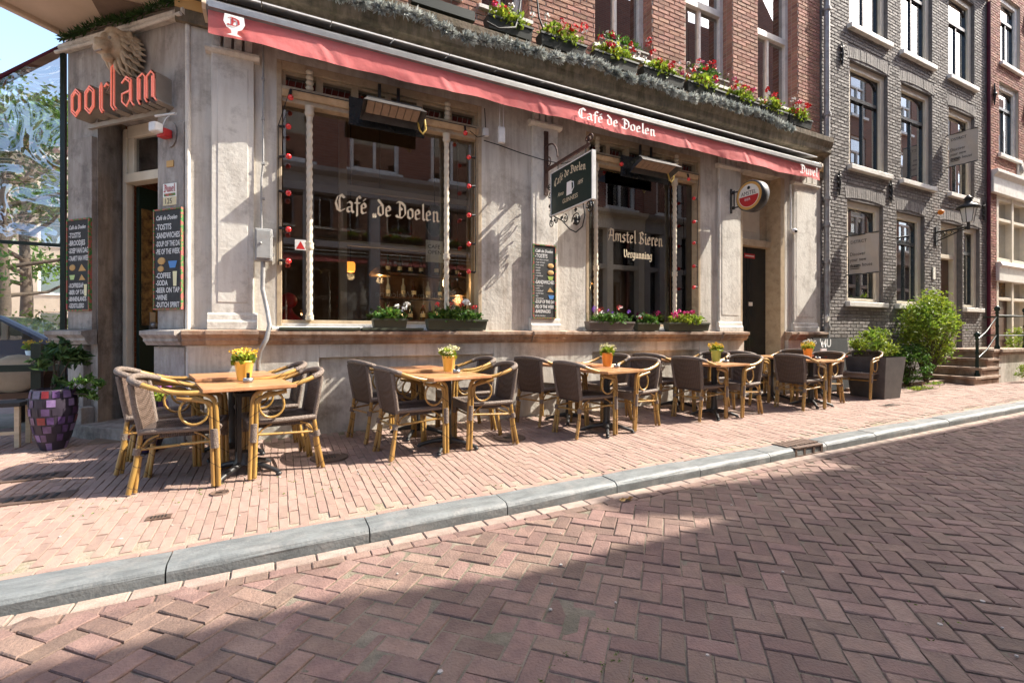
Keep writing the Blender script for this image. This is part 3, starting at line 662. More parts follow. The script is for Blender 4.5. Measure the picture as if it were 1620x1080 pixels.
# ---- side door
mb = MB(); mb.box(8.10, 8.22, .0, .36, 0, 3.86); mb.box(7.045, 7.09, .0, .36, 0, 3.86); mb.box(7.09, 8.10, .2, .36, 3.72, 3.86); mb.box(7.09, 8.10, .18, .36, 2.62, 2.74); mb.box(7.09, 7.3, .28, .34, 2.74, 3.72); mb.box(7.95, 8.10, .28, .34, 2.74, 3.72)
df = mb.build('side_door_frame', 'paint_beige', cafe, bevel=.006)
mb = MB(); mb.box(7.3, 7.95, .30, .33, 2.74, 3.72); mb.box(7.42, 7.85, .288, .302, 2.9, 3.6); mb.build('upper_panel', 'paint_cream', df, bevel=.008)
mb = MB(); mb.box(7.09, 7.57, .29, .34, .02, 2.62); mb.box(7.585, 8.10, .29, .34, .02, 2.62)
for a, b in ((7.15, 7.51), (7.65, 8.03)):
    mb.box(a, b, .282, .292, .2, 1.1); mb.box(a, b, .282, .292, 1.25, 2.5)
sdoor = mb.build('side_door', 'paint_black', cafe, bevel=.006)
mb = MB(); mb.box(7.50, 7.78, .276, .281, 2.42, 2.50); mb.build('red_plate', 'red_plastic', sdoor); mb = MB(); mb.box(7.52, 7.76, .2735, .2755, 2.45, 2.47); mb.build('plate_line', 'white_text', sdoor)
mb = MB(); mb.box(7.62, 7.72, .276, .281, 1.56, 1.63); mb.build('white_plate', 'enamel', sdoor)
MB().box(7.0, 8.25, -.1, .4, -.06, .03).build('threshold', 'stone_dark', cafe, bevel=.008)
# ================================================================== lettering
GL = {
 'a': (.78, [[(.12,.82),(.33,1),(.55,.85),(.55,.15),(.72,0)], [(.55,.55),(.14,.42),(.14,.12),(.3,0),(.55,.18)]]),
 'e': (.72, [[(.14,.48),(.56,.62),(.5,.86),(.34,1),(.14,.8),(.14,.15),(.3,0),(.6,.16)]]),
 'o': (.78, [[(.36,1),(.12,.82),(.12,.16),(.36,0),(.6,.18),(.6,.84),(.36,1)]]),
 'd': (.78, [[(.1,1.5),(.56,.98),(.6,.16),(.36,0),(.12,.18),(.12,.8),(.4,.98)]]),
 'l': (.48, [[(.12,1.5),(.24,1.62),(.24,.14),(.4,0)]]),
 'n': (.84, [[(.08,.86),(.2,1),(.2,.05),(.3,-.04)], [(.2,.82),(.46,1),(.6,.84),(.6,.14),(.76,0)]]),
 'm': (1.2, [[(.08,.86),(.2,1),(.2,.05)], [(.2,.82),(.44,1),(.58,.84),(.58,.05)], [(.58,.82),(.82,1),(.96,.84),(.96,.14),(1.1,0)]]),
 'f': (.58, [[(.62,1.42),(.46,1.6),(.28,1.4),(.28,-.28)], [(.06,.95),(.56,.95)]]),
 's': (.72, [[(.56,.84),(.35,1),(.14,.82),(.2,.6),(.5,.42),(.56,.18),(.35,0),(.1,.12)]]),
 't': (.60, [[(.24,1.32),(.24,.15),(.4,0),(.56,.12)], [(.05,.98),(.5,.98)]]),
 'i': (.46, [[(.08,.88),(.2,1),(.2,.14),(.36,0)], [(.16,1.36),(.26,1.26)]]),
 'r': (.62, [[(.08,.88),(.2,1),(.2,0),(.3,-.05)], [(.2,.82),(.42,1),(.56,.86)]]),
 'u': (.84, [[(.08,.88),(.18,1),(.18,.16),(.36,0),(.6,.2)], [(.6,1),(.6,.14),(.76,0)]]),
 'v': (.74, [[(.06,.9),(.16,1.05),(.18,.25),(.36,0),(.6,.3),(.56,.98)]]),
 'g': (.78, [[(.6,.92),(.36,1),(.12,.8),(.12,.2),(.36,.05),(.6,.2)], [(.6,1),(.6,-.32),(.36,-.5),(.1,-.36)]]),
 'C': (1.05, [[(.9,1.3),(.62,1.58),(.26,1.32),(.1,.78),(.26,.2),(.58,0),(.95,.28)], [(.55,1.5),(.44,1.1),(.46,.2)]]),
 'D': (1.12, [[(.02,1.38),(.2,1.56),(.55,1.5),(.9,1.2),(.95,.42),(.6,0),(.12,.06),(0,.2)], [(.38,1.42),(.38,.14)], [(.38,1.0),(.62,.8)]]),
 'A': (1.12, [[(.08,1.25),(.38,1.56),(.86,1.42),(.86,.14),(1.04,0)], [(.42,1.5),(.3,.55),(.02,.04)], [(.16,.7),(.86,.7)]]),
 'B': (1.02, [[(.3,1.5),(.3,.04)], [(.04,1.36),(.5,1.58),(.82,1.3),(.42,.86),(.88,.5),(.76,.14),(.4,0),(.04,.18)]]),
 'V': (1.02, [[(.04,1.4),(.22,1.55),(.26,.3),(.55,0),(.86,.4),(.86,1.2),(.7,1.55)], [(.26,1.0),(.5,1.2)]]),
 ' ': (.45, []), '„': (.5, [[(.1,.1),(.16,-.22)], [(.3,.1),(.36,-.22)]])}
def blackletter(mb, text, x0, z0, xh, place, width=None, nib=.25, ang=R(42), rise=lambda x: 0, cap=1.0):
    tot = sum(GL['e' if c == 'é' else c][0] for c in text); sx = (width/tot) if width else xh*.8
    x = 0; k = 0; nx, nz = math.cos(ang)*nib/2, math.sin(ang)*nib/2
    for c in text:
        wd, st = GL['e' if c == 'é' else c]
        if c == 'é': st = st + [[(.3,1.2),(.56,1.45)]]
        for pl in st:
            for (a, b) in zip(pl[:-1], pl[1:]):
                k += 1
                dx, dz = b[0]-a[0], b[1]-a[1]; L_ = math.hypot(dx, dz) or 1
                e = .02; a = (a[0]-dx/L_*e, a[1]-dz/L_*e); b = (b[0]+dx/L_*e, b[1]+dz/L_*e)
                cr = dx*nz - dz*nx; q = [(a[0]-nx,a[1]-nz),(b[0]-nx,b[1]-nz),(b[0]+nx,b[1]+nz),(a[0]+nx,a[1]+nz)]
                if abs(cr)/L_ < .035:
                    ox, oz = -dz/L_*.035, dx/L_*.035; q = [(a[0]-ox,a[1]-oz),(b[0]-ox,b[1]-oz),(b[0]+ox,b[1]+oz),(a[0]+ox,a[1]+oz)]
                P = []
                for (u, v) in q: X = x0 + (x + u)*sx; P.append(place(X, z0 + v*xh + rise(X), .0004*(k % 7)))
                mb.add(P, [(0,1,2,3)])
        x += wd
def bfont(name, text, size, mat, parent, mtx, sx=1, align='LEFT', shear=0, extr=0):
    cu = bpy.data.curves.new(name, 'FONT'); cu.body = text; cu.size = size; cu.align_x = align; cu.shear = shear; cu.extrude = extr; cu.resolution_u = 2; cu.offset = size*.022 if name == 'chalk_line' and size > .05 else 0
    to = bpy.data.objects.new(name, cu); COL.objects.link(to); dg = bpy.context.evaluated_depsgraph_get()
    me = bpy.data.meshes.new_from_object(to.evaluated_get(dg)); bpy.data.objects.remove(to)
    me.transform(Matrix.Diagonal((sx, 1, 1, 1))); me.transform(mtx)
    off = OFF.get(parent.name, Vector((0,0,0))); me.transform(Matrix.Translation(-off))
    me.materials.clear(); me.materials.append(M[mat]); o = bpy.data.objects.new(name, me); COL.objects.link(o); o.parent = parent; OFF[o.name] = off; return o
FX = lambda x, y, z: Matrix.Translation((x, y, z)) @ Matrix.Rotation(R(90), 4, 'X')        # text on a wall facing -Y
# window lettering (painted on the inside of the glass)
mb = MB(); blackletter(mb, 'Café „de Doelen', .575, 2.415, .118, lambda x, z, e: (x, .1185 - e*.5, z), width=1.20, rise=lambda x: .0); mb.build('window_lettering', 'cream_text', sw1)
mb = MB(); blackletter(mb, 'Amstel Bieren', 4.335, 2.42, .115, lambda x, z, e: (x, .1185 - e*.5, z), width=1.06); mb.build('window_lettering', 'cream_text', sw2)
mb = MB(); blackletter(mb, 'Vergunning', 4.62, 2.20, .072, lambda x, z, e: (x, .1185 - e*.5, z), width=.56); mb.build('window_lettering_small', 'cream_text', sw2)
# inside signs seen from behind
MIR = lambda x, y, z: Matrix.Translation((x, y, z)) @ Matrix.Rotation(R(-90), 4, 'X') @ Matrix.Rotation(R(180), 4, 'X') @ Matrix.Rotation(R(180), 4, 'Y')
bfont('welcome_print', 'Welkom  Welcome', .11, 'plaster_grey', sw1, Matrix.Translation((1.9, .14, 1.48)) @ Matrix.Rotation(R(90), 4, 'X') @ Matrix.Diagonal((-1,1,1,1)))
# ================================================================== awning
aw = thing('awning', 'long rolled-up red awning with white lettering above the café front', 'awning', (4.1, -.15, 3.84))
mb = MB(); prof = [(-.06,4.17),(-.16,4.175),(-.25,4.16),(-.30,4.12),(-.305,4.07),(-.28,4.035),(-.16,4.03),(-.06,4.035)]
mb.profx(prof, -.58, 8.80); mb.profx([(-.30,4.105),(-.316,4.10),(-.316,4.05),(-.30,4.045)], -.56, 8.78); mb.build('cassette', 'steel', aw)
mb = MB(); mb.profx([(y*1.04 - .002, 4.1 + (z-4.1)*1.08) for y, z in prof], -.61, -.58); mb.profx([(y*1.04 - .002, 4.1 + (z-4.1)*1.08) for y, z in prof], 8.80, 8.83); mb.build('end_cap', 'soffit', aw)
nx_, nz_ = 700, 8; vs = []; ra = random.Random(2)
def vy(x, t):
    cr = sum(math.exp(-((x - xs_ - t*.12)/.035)**2)*.016*t*(1.3-t) for xs_ in (.35, 1.62, 2.9, 4.15, 5.4, 6.7, 7.9)) - sum(math.exp(-((x - xs_ - .06 - t*.16)/.03)**2)*.012*t*(1.3-t) for xs_ in (-.5, .35, 1.62, 2.9, 5.4, 6.7))
    return -.285 - cr - .004*math.sin(x*2.1) - t*(.010*math.sin(x*3.7 + 1) + .010*noise.noise(Vector((x*2.2, t*1.5, 0))) + .006*noise.noise(Vector((x*7, t*2, 5))))
for j in range(nz_+1):
    for i in range(nx_+1):
        x = -.565 + 9.33*i/nx_; t = j/nz_
        vs.append((x, vy(x, t), 4.042 - t*(.222 + .008*math.sin(x*1.9) + .006*math.sin(x*5.1) + .004*math.sin(x*11))))
mb = MB(); mb.add(vs, [(j*(nx_+1)+i, (j+1)*(nx_+1)+i, (j+1)*(nx_+1)+i+1, j*(nx_+1)+i+1) for j in range(nz_) for i in range(nx_)], smooth=True)
val = mb.build('valance', 'canvas', aw)
mb = MB(); blackletter(mb, 'Café de Doelen', 3.50, 3.865, .085, lambda x, z, e: (x, -.322 - e, z), width=1.33); mb.build('lettering', 'white_text', val)
mb = MB(); blackletter(mb, 'Duvel', 8.16, 3.86, .095, lambda x, z, e: (x, -.322 - e, z), width=.5); mb.build('lettering', 'white_text', val)
# tulip glass emblem with a letter
mb = MB(); g = [(-.45,4.055),(-.46,3.985),(-.435,3.935),(-.40,3.915),(-.395,3.885),(-.435,3.865),(-.31,3.865),(-.35,3.885),(-.345,3.915),(-.31,3.935),(-.285,3.985),(-.295,4.055)]
mb.add([(x + .02, -.321, z - .035) for x, z in g], [tuple(range(len(g)))]); mb.build('glass_emblem', 'white_text', val)
mb = MB(); blackletter(mb, 'D', -.405, 3.92, .048, lambda x, z, e: (x, -.323 - e, z), width=.105); mb.build('emblem_letter', 'red_text', val)
# ================================================================== heaters
def heater(x0, x1, label):
    h = thing('patio_heater', label, 'heater', ((x0+x1)/2, -.1, 3.4), group='patio heaters over the windows'); xm = (x0+x1)/2
    mb = MB(); mb.add([(x0,-.055,3.62),(x1,-.055,3.62),(x1,-.055,3.32),(x0,-.055,3.32),(x0,-.07,3.62),(x1,-.07,3.62),(x1,-.07,3.32),(x0,-.07,3.32)], [(4,7,6,5),(0,1,2,3),(0,4,5,1),(1,5,6,2),(2,6,7,3),(3,7,4,0)]); mb.build('back_plate', 'paint_black', h)
    a, b = x0 + .10, x1 - .06
    T = Matrix.Translation((0, -.13, 3.47)) @ Matrix.Rotation(R(-20), 4, 'X')
    mb = MB(); mb.M = T
    mb.add([(a+.05,-.02,0),(b-.05,-.02,0),(b-.05,-.2,0),(a+.05,-.2,0),(a,.03,-.1),(b,.03,-.1),(b,-.26,-.1),(a,-.26,-.1)], [(0,1,2,3)[::-1],(0,4,5,1),(1,5,6,2),(2,6,7,3),(3,7,4,0)]); hd = mb.build('reflector_hood', 'heater_steel', h)
    mb = MB(); mb.M = T
    n = 7; wv = (b - a - .1)/n
    for q in range(n): mb.box(a + .05 + q*wv + .004, a + .05 + (q+1)*wv - .004, -.2, -.03, -.05, -.04)
    mb.build('burner_tile', 'heater_grid', h)
    mb = MB()
    for xx in (xm - .09, xm + .12): mb.box(xx - .016, xx + .016, -.07, -.045, 3.5, 3.83); 
    mb.tube([(a + .1, -.05, 3.6), (b - .05, -.16, 3.58)], .014, 6); mb.box(xm - .25, xm + .35, -.22, -.03, 3.585, 3.60); mb.build('bracket', 'blackmetal', h)
    mb = MB(); mb.tube([(b - .02, -.2, 3.5), (b + .03, -.2, 3.47), (b + .05, -.18, 3.38), (b + .02, -.17, 3.32), (b - .02, -.17, 3.36), (b - .03, -.15, 3.46)], .011, 8); mb.build('gas_hose', 'hose', h)
heater(.70, 1.53, 'black patio heater above the larger left café window'); heater(4.42, 5.33, 'black patio heater above the right café window near the hanging sign')
# ================================================================== hanging sign
hs = thing('hanging_sign', 'dark green hanging pub sign on a scrolled iron bracket', 'sign', (3.16, -.05, 2.3)); X = 3.18
mb = MB(); mb.box(X - .03, X + .03, -.066, -.044, 2.88, 3.72); mb.build('wall_bar', 'rust_iron', hs)
mb = MB(); mb.box(X - .012, X + .012, -1.02, -.06, 3.185, 3.225)
arc = [(X - .0, -.06 - .30*math.sin(R(t)), 3.20 + .30 - .30*(1-math.cos(R(t))) + .08*math.sin(R(t))) for t in range(0, 91, 10)]
mb.tube([(X - .015, y, z) for _, y, z in arc] , .011, 6)
sp = lambda cy, cz, r, turns, s0, sg=1: [(X, cy + sg*r*(1 - t/(turns*12 + 2))*math.cos(R(s0 + 30*t)), cz + r*(1 - t/(turns*12 + 2))*math.sin(R(s0 + 30*t))) for t in range(int(turns*12))]
mb.tube(sp(-.12, 3.29, .07, 1.3, 90), .008, 6); mb.tube(sp(-1.04, 3.27, .065, 1.5, -90), .011, 6); mb.tube(sp(-.97, 3.28, .045, 1.3, -90, -1), .009, 6); mb.build('bracket_arm', 'rust_iron', hs)
board = MB(); board.box(X - .018, X + .018, -1.09, -.22, 2.575, 3.105); bo = board.build('board', 'paint_green', hs)
mb = MB(); mb.box(X - .026, X + .026, -1.105, -1.09, 2.565, 3.115); mb.box(X - .026, X + .026, -.22, -.205, 2.565, 3.115); mb.box(X - .022, X + .022, -1.09, -.22, 3.105, 3.117); mb.box(X - .022, X + .022, -1.09, -.22, 2.563, 2.575); mb.build('board_rim', 'white_metal', bo)
mb = MB()
for y in (-.35, -.95): mb.tube([(X, y, 3.19), (X, y, 3.11)], .006, 5)
mb.build('hanger', 'iron', hs)
# scrolls beneath and at the wall end
mb = MB()
mb.tube([(X, -.25, 2.56), (X, -.45, 2.46), (X, -.62, 2.32), (X, -.75, 2.26), (X, -.88, 2.30), (X, -.93, 2.42), (X, -.90, 2.56)], .008, 6)
for (cy, cz, r, s0, sg) in ((-.76, 2.40, .10, 0, 1), (-.52, 2.47, .055, 90, 1), (-1.03, 2.49, .075, 80, 1), (-1.0, 2.53, .05, 200, -1), (-.18, 2.60, .06, 60, 1), (-.20, 2.48, .055, 120, -1), (-.30, 2.49, .045, 0, 1), (-.15, 2.95, .05, 0, 1), (-.16, 2.86, .045, 180, -1), (-.17, 2.70, .04, 0, 1)): mb.tube(sp(cy, cz, r, 1.5, s0, sg), .0075, 6)
mb.tube([(X, -.19, 2.5), (X, -.19, 3.0)], .008, 6); mb.build('scrollwork', 'iron', hs)
mb = MB()
for k in range(26): an = random.uniform(0, 6.28); rr_ = random.uniform(0, .055); mb.ball((X + random.uniform(-.015,.015), -.76 + rr_*math.cos(an), 2.40 + rr_*math.sin(an)), .016, 6)
for (y, z) in ((-.44, 2.5), (-.74, 2.53)):
    for k in range(6): mb.leaf((X, y, z), .07, Vector((.3, math.cos(k*1.05), math.sin(k*1.05))))
mb.build('iron_grapes', 'iron', hs)
# painted face (towards -X): text runs from the wall outwards
def SG(e): return lambda x, z, ee: (X - .0185 - e - ee*.6, -x, z)
mb = MB(); blackletter(mb, 'Café de Doelen', .29, 2.905, .058, SG(.0005), width=.68, rise=lambda x: .075*math.sin((x-.3)/.68*2.6 + .15)); mb.build('lettering', 'cream_text', bo)
SGM = lambda y, z: Matrix(((0,0,-1,X-.0190),(-1,0,0,y),(0,1,0,z),(0,0,0,1)))
bfont('lettering_lower', 'GUINNESS', .075, 'cream_text', bo, SGM(-.48, 2.66), sx=.95); bfont('year_lettering', '1895', .07, 'cream_text', bo, SGM(-.80, 2.80), sx=.8, shear=.4); bfont('year_lettering', 'Anno', .075, 'cream_text', bo, SGM(-.37, 2.77), sx=.8, shear=.4)
mb = MB()
P = lambda y, z, e=0: (X - .0192 - e, y, z)
mb.add([P(-.57,2.735),P(-.69,2.735),P(-.68,2.895),P(-.58,2.895)], [(0,1,2,3)]); 
mb.tube([(X-.019, -.68, 2.875), (X-.019, -.722, 2.865), (X-.019, -.73, 2.80), (X-.019, -.69, 2.765)], .007, 5); mb.build('beer_mug', 'white_text', bo)
# ================================================================== round beer sign
rs = thing('round_sign', 'round illuminated beer sign with red and white face beside the side door', 'sign', (6.75, -.1, 3.0))
cx_, cy_, cz_, r_ = 6.80, -.40, 3.25, .245
RT = Matrix.Translation((cx_, cy_, cz_)) @ Matrix.Rotation(R(90), 4, 'Y') @ Matrix.Rotation(R(0), 4, 'Z')
mb = MB(); mb.M = RT; mb.lathe([(r_*.92, -.085), (r_, -.07), (r_*1.0, .07), (r_*.92, .085)], n=40); cs = mb.build('drum', 'blackmetal', rs)
mb = MB(); mb.M = RT; mb.lathe([(r_*.90, -.090), (r_*.90, -.0855)], n=40, smooth=False); mb.build('gold_ring', 'gold', cs)
mb = MB(); mb.M = RT; mb.lathe([(r_*.74, -.092), (r_*.74, -.0895)], n=40, smooth=False); mb.build('white_disc', 'enamel', cs)
xf = cx_ - .0935
mb = MB(); ps = [(xf, cy_ - .17*math.cos(R(t)), cz_ - .005 + .17*math.sin(R(t))) for t in range(180, 361, 12)]; mb.add(ps, [tuple(range(len(ps)))]); mb.build('red_half', 'red_plastic', cs)
RSM = lambda y, z: Matrix(((0,0,-1,xf-.0015),(-1,0,0,y),(0,1,0,z),(0,0,0,1)))
bfont('lettering', 'AMSTEL', .088, 'cable', cs, RSM(cy_, cz_ + .012), sx=.88, align='CENTER'); bfont('lettering_lower', 'BIER', .055, 'white_text', cs, RSM(cy_ + .02, cz_ - .075), align='CENTER')
mb = MB(); mb.ball((xf, cy_, cz_ + .125), .028, 8, sq=(.1,1,1)); mb.build('crest', 'cable', cs)
mb = MB(); mb.box(6.72, 6.76, -.06, -.042, 3.05, 3.45)
for z in (3.13, 3.38): mb.tube([(6.74, -.05, z), (6.74, -.12, z), (6.78, -.20, z)], .012, 6); mb.ball((6.74, -.09, z), .03, 8)
mb.tube([(6.74, -.11, 3.1), (6.74, -.11, 3.41)], .012, 6); mb.build('wall_bracket', 'iron', rs)
# ================================================================== corner sign of channel letters with neon
ns = thing('neon_letter_sign', 'channel letter sign reading oorlam with orange neon tubes over the corner door', 'sign', (-1.2, .45, 3.1))
CT = CH
def chan(parts, u, dz=0, s_=1):
    """parts: bars (x0,z0,x1,z1) swept to a thick box; u is the right edge."""
    pass
z0, z1, D0, D1 = 3.24, 3.55, .0, .15
def letter(name, ur, wd, bars, rings):
    # ur: u of the letter's left edge as read (letters run from large u to small u)
    q = chm(); qf = chm(); qn = chm()
    for poly in bars:
        pts = [(ur - a*wd, z0 + b*(z1-z0)) for a, b in poly]; n = len(pts)
        q.add([(x, D0, z) for x, z in pts] + [(x, D1, z) for x, z in pts], [(i, (i+1)%n, n+(i+1)%n, n+i) for i in range(n)] + [tuple(range(n))])
        qf.add([(x, D1 - .03, z) for x, z in pts], [tuple(range(n))])
    L_ = q.build('letter_' + name, 'letter_side', ns); qf.build('letter_face', 'letter_face', L_)
    for pl in rings:
        qn.tube([(ur - a*wd, D1 + .004, z0 + b*(z1-z0)) for a, b in pl], .0085, 6)
    qn.build('neon_tube', 'neon', L_)
oB = [[(0,.22),(.28,.0+.12),(.28,.88),(0,.8)], [(.62,.12),(.9,.22),(.9,.8),(.62,.88)], [(0,.8),(.28,.72),(.45,.82),(.45,1.0)], [(.45,1.0),(.45,.82),(.62,.72),(.9,.8)], [(0,.22),(.45,0),(.45,.18),(.28,.28)], [(.45,0),(.9,.22),(.62,.28),(.45,.18)]]
oR = [[(.1,.25),(.1,.78),(.45,.95),(.8,.78),(.8,.25),(.45,.06),(.1,.25)], [(.2,.3),(.2,.72),(.45,.86),(.7,.72),(.7,.3),(.45,.16),(.2,.3)]]
letter('o', 1.445, .19, oB, oR); letter('o', 1.235, .19, oB, oR)
letter('r', 1.015, .17, [[(.05,.12),(.35,.12),(.35,.9),(.05,.85)], [(.05,.12),(.35,.12),(.55,.0),(.3,-.05)], [(.35,.75),(.7,.98),(.95,.85),(.75,.68),(.5,.62)]], [[(.3,0),(.12,.15),(.12,.82),(.25,.95),(.3,.82),(.3,.15),(.42,.05)], [(.5,.8),(.7,.9),(.84,.82)]])
letter('l', .85, .12, [[(.05,.12),(.6,.12),(.6,1.5),(.05,1.4)], [(.05,.12),(.6,.12),(.95,.0),(.5,-.06)]], [[(.5,0),(.16,.15),(.16,1.36),(.5,1.42),(.5,.15),(.75,.04)]])
letter('a', .70, .19, [[(.0,.2),(.28,.1),(.28,.55),(.0,.48)], [(.62,.15),(.9,.15),(.9,.85),(.62,.9)], [(.05,.8),(.45,1.02),(.9,.85),(.62,.75),(.4,.84),(.2,.72)], [(0,.48),(.28,.55),(.62,.6),(.62,.45)], [(0,.2),(.45,-.04),(.62,.15),(.62,.3),(.28,.2)], [(.62,.15),(.9,.15),(1.08,.02),(.85,-.06)]], [[(.1,.78),(.45,.95),(.8,.82),(.8,.15),(.98,.02)], [(.7,.5),(.12,.44),(.12,.2),(.45,.03),(.7,.22),(.7,.75),(.42,.88)]])
letter('m', .475, .27, [[(.0,.12),(.22,.12),(.22,.9),(.0,.85)], [(.36,.12),(.58,.12),(.58,.9),(.36,.85)], [(.72,.12),(.94,.12),(.94,.88),(.72,.9)], [(.0,.85),(.22,.78),(.36,.98),(.58,.85),(.45,.74),(.22,.9)], [(.36,.88),(.58,.78),(.74,1.0),(.94,.86),(.80,.74),(.58,.9)], [(0,.12),(.22,.12),(.34,.0),(.18,-.05)], [(.36,.12),(.58,.12),(.7,.0),(.54,-.05)], [(.72,.12),(.94,.12),(1.08,.0),(.9,-.06)]],
       [[(.17,.0),(.06,.15),(.06,.82),(.3,.93),(.42,.82),(.42,.15),(.52,.03)], [(.16,.15),(.16,.78)], [(.52,.15),(.52,.8),(.72,.94),(.86,.82),(.86,.15),(.98,.03)], [(.78,.15),(.78,.78)]])
mb = chm(); mb.box(.25, 1.4, .0, .03, 3.19, 3.235); mb.build('mounting_rail', 'letter_side', ns)
# ================================================================== lion head
ln = thing('lion_head', 'pale carved stone lion head on the corner above the neon letters', 'sculpture', (-1.3, .5, 3.62))
q = chm(); L0, LZ = .77, 3.84
for (du, o, dz, r, sq) in ((0,.10,.02,.15,(1,1,1.15)), (0,.25,-.04,.085,(1,1,.85)), (-.04,.27,-.065,.05,(1,1,.9)), (.04,.27,-.065,.05,(1,1,.9)), (0,.31,-.01,.035,(1.2,.8,.8)), (0,.24,.035,.045,(.8,1,1.6)), (-.06,.215,.075,.04,(1.3,.8,.7)), (.06,.215,.075,.04,(1.3,.8,.7)), (0,.22,-.13,.05,(1.1,1,.7)), (-.09,.17,-.02,.06,(.8,.8,1.2)), (.09,.17,-.02,.06,(.8,.8,1.2)), (-.11,.10,.13,.045,(1,.6,1)), (.11,.10,.13,.045,(1,.6,1)), (0,.16,.12,.09,(1,.9,.8))): q.ball((L0+du, o, LZ+dz), r, 14, sq=sq)
fo = q._build('face', 'lion_stone', ln); rm = fo.modifiers.new('remesh', 'REMESH'); rm.mode = 'VOXEL'; rm.voxel_size = .010; rm.use_smooth_shade = True
sm_ = fo.modifiers.new('smooth', 'SMOOTH'); sm_.iterations = 4
q = chm()
for s_ in (-1, 1): q.ball((L0+s_*.052, .232, LZ+.045), .016, 8)
q.box(L0-.045, L0+.045, .288, .302, LZ-.105, LZ-.093); q._build('eyes_and_mouth', 'stone_dark', ln)
q = chm(); rl_ = random.Random(5)
for ring, (rad, o0, ln0) in enumerate(((.11,.14,.08), (.135,.09,.085), (.15,.05,.08))):
    n = 16 + ring*4
    for k in range(n):
        an = 2*math.pi*(k + .5*ring)/n; d = Vector((math.sin(an), 0, math.cos(an))); side = Vector((math.cos(an), 0, -math.sin(an)))
        a0 = Vector((L0, o0, LZ)) + d*rad; w1 = rl_.uniform(-.02,.02)
        q.tube([a0, a0 + d*ln0*.35 + side*(.012+w1) + Vector((0,.025,-.01)), a0 + d*ln0*.7 - side*.012 + Vector((0,.0,-.03)), a0 + d*ln0 + side*.01 + Vector((0,-.03,-.055))], [.020,.024,.018,.005], 7)
stuff(q._build('mane', 'lion_stone', ln))
# ================================================================== boards and small plates
def chalkboard(place, wd, ht, lines, label, loc, drawings):
    t = thing('chalkboard', label, 'menu board', loc)
    q = MB(); q.M = place; q.box(-wd/2, wd/2, .0, .02, 0, ht); bd = q.build('slate', 'chalk', t)
    q = MB(); q.M = place; e = .014
    for (a, b, c, d_) in ((-wd/2-e, -wd/2, -e, ht+e), (wd/2, wd/2+e, -e, ht+e), (-wd/2, wd/2, -e, 0), (-wd/2, wd/2, ht, ht+e)): q.box(a, b, .0, .028, c, d_)
    q.build('frame', 'leafpaint' if drawings else 'blackmetal', t)
    for (txt, z, size, sx, sh) in lines:
        mt = place @ Matrix.Translation((wd/2*.90, .0215, z)) @ Matrix.Rotation(R(180), 4, 'Z') @ Matrix.Rotation(R(90), 4, 'X')
        bfont('chalk_line', txt, size, 'chalk_white', bd, mt, sx=sx, shear=sh)
    for (kind, x, z, s_) in (drawings or []):
        q = MB(); q.M = place
        if kind == 'bun': q.ball((x, .022, z), s_, 10, sq=(1,.1,.65)); m_ = 'tan'
        elif kind == 'cup': q.add([(x-s_, .024, z+s_*.5), (x+s_, .024, z+s_*.5), (x+s_*.6, .024, z-s_*.6), (x-s_*.6, .024, z-s_*.6)], [(0,1,2,3)]); m_ = 'blue_paint'
        elif kind == 'green': q.add([(x-s_, .024, z+s_*.5), (x+s_, .024, z+s_*.5), (x+s_*.6, .024, z-s_*.6), (x-s_*.6, .024, z-s_*.6)], [(0,1,2,3)]); m_ = 'pot_green'
        elif kind == 'glass': q.add([(x-s_*.4, .024, z+s_), (x+s_*.4, .024, z+s_), (x+s_*.3, .024, z-s_), (x-s_*.3, .024, z-s_)], [(0,1,2,3)]); m_ = 'fl_cream'
        else: q.add([(x-s_, .024, z-s_*.5), (x+s_, .024, z-s_*.5), (x+s_*.2, .024, z+s_*.7)], [(0,1,2)]); m_ = 'tan'
        q.build('drawing', m_, bd)
    return t
RL = CH @ Matrix.Translation((1.475, .05, 1.305)); RR_ = CH @ Matrix.Translation((.205, .03, 1.30))
chalkboard(RL, .33, .93, [('Café de Doelen', .84, .058, .72, .3), ("-TOSTI'S", .75, .075, .68, 0), ('-BROODJES', .67, .075, .68, 0), ('-SOEP VAN DAG', .59, .075, .56, 0), ('-TAART VAN WEEK', .51, .072, .52, 0), ('-KOFFIE/SAP', .23, .065, .66, 0), ('-BIER OP TAP', .16, .065, .66, 0), ('-BINNENLANDS', .09, .065, .60, 0), ('-GEDISTILLEERD', .02, .065, .52, 0)],
  'tall chalkboard menu in Dutch on the pier left of the corner door', (-1.8, 1.0, 1.3), [('bun', .09, .44, .05), ('tri', -.07, .43, .06), ('green', .09, .34, .045), ('tri', -.07, .33, .05), ('glass', -.12, .2, .06)])
chalkboard(RR_, .35, .94, [('Café de Doelen', .85, .06, .74, .3), ("-TOSTI'S", .755, .078, .72, 0), ('-SANDWICHES', .675, .075, .64, 0), ('-SOUP OF THE DAY', .595, .072, .54, 0), ('-PIE OF THE WEEK', .52, .072, .54, 0), ('-COFFEE', .29, .07, .75, 0), ('-SODA', .22, .07, .75, 0), ('-BEER ON TAP', .15, .07, .70, 0), ('-WINE', .08, .07, .75, 0), ('-DUTCH SPIRIT', .01, .07, .66, 0)],
  'tall chalkboard menu in English right of the corner door', (-.9, .2, 1.3), [('bun', .08, .455, .055), ('bun', .09, .38, .045), ('cup', -.07, .42, .06), ('glass', -.10, .28, .07)])
FW = Matrix.Translation((3.15, -.048, 1.27)) @ Matrix.Rotation(R(180), 4, 'Z')
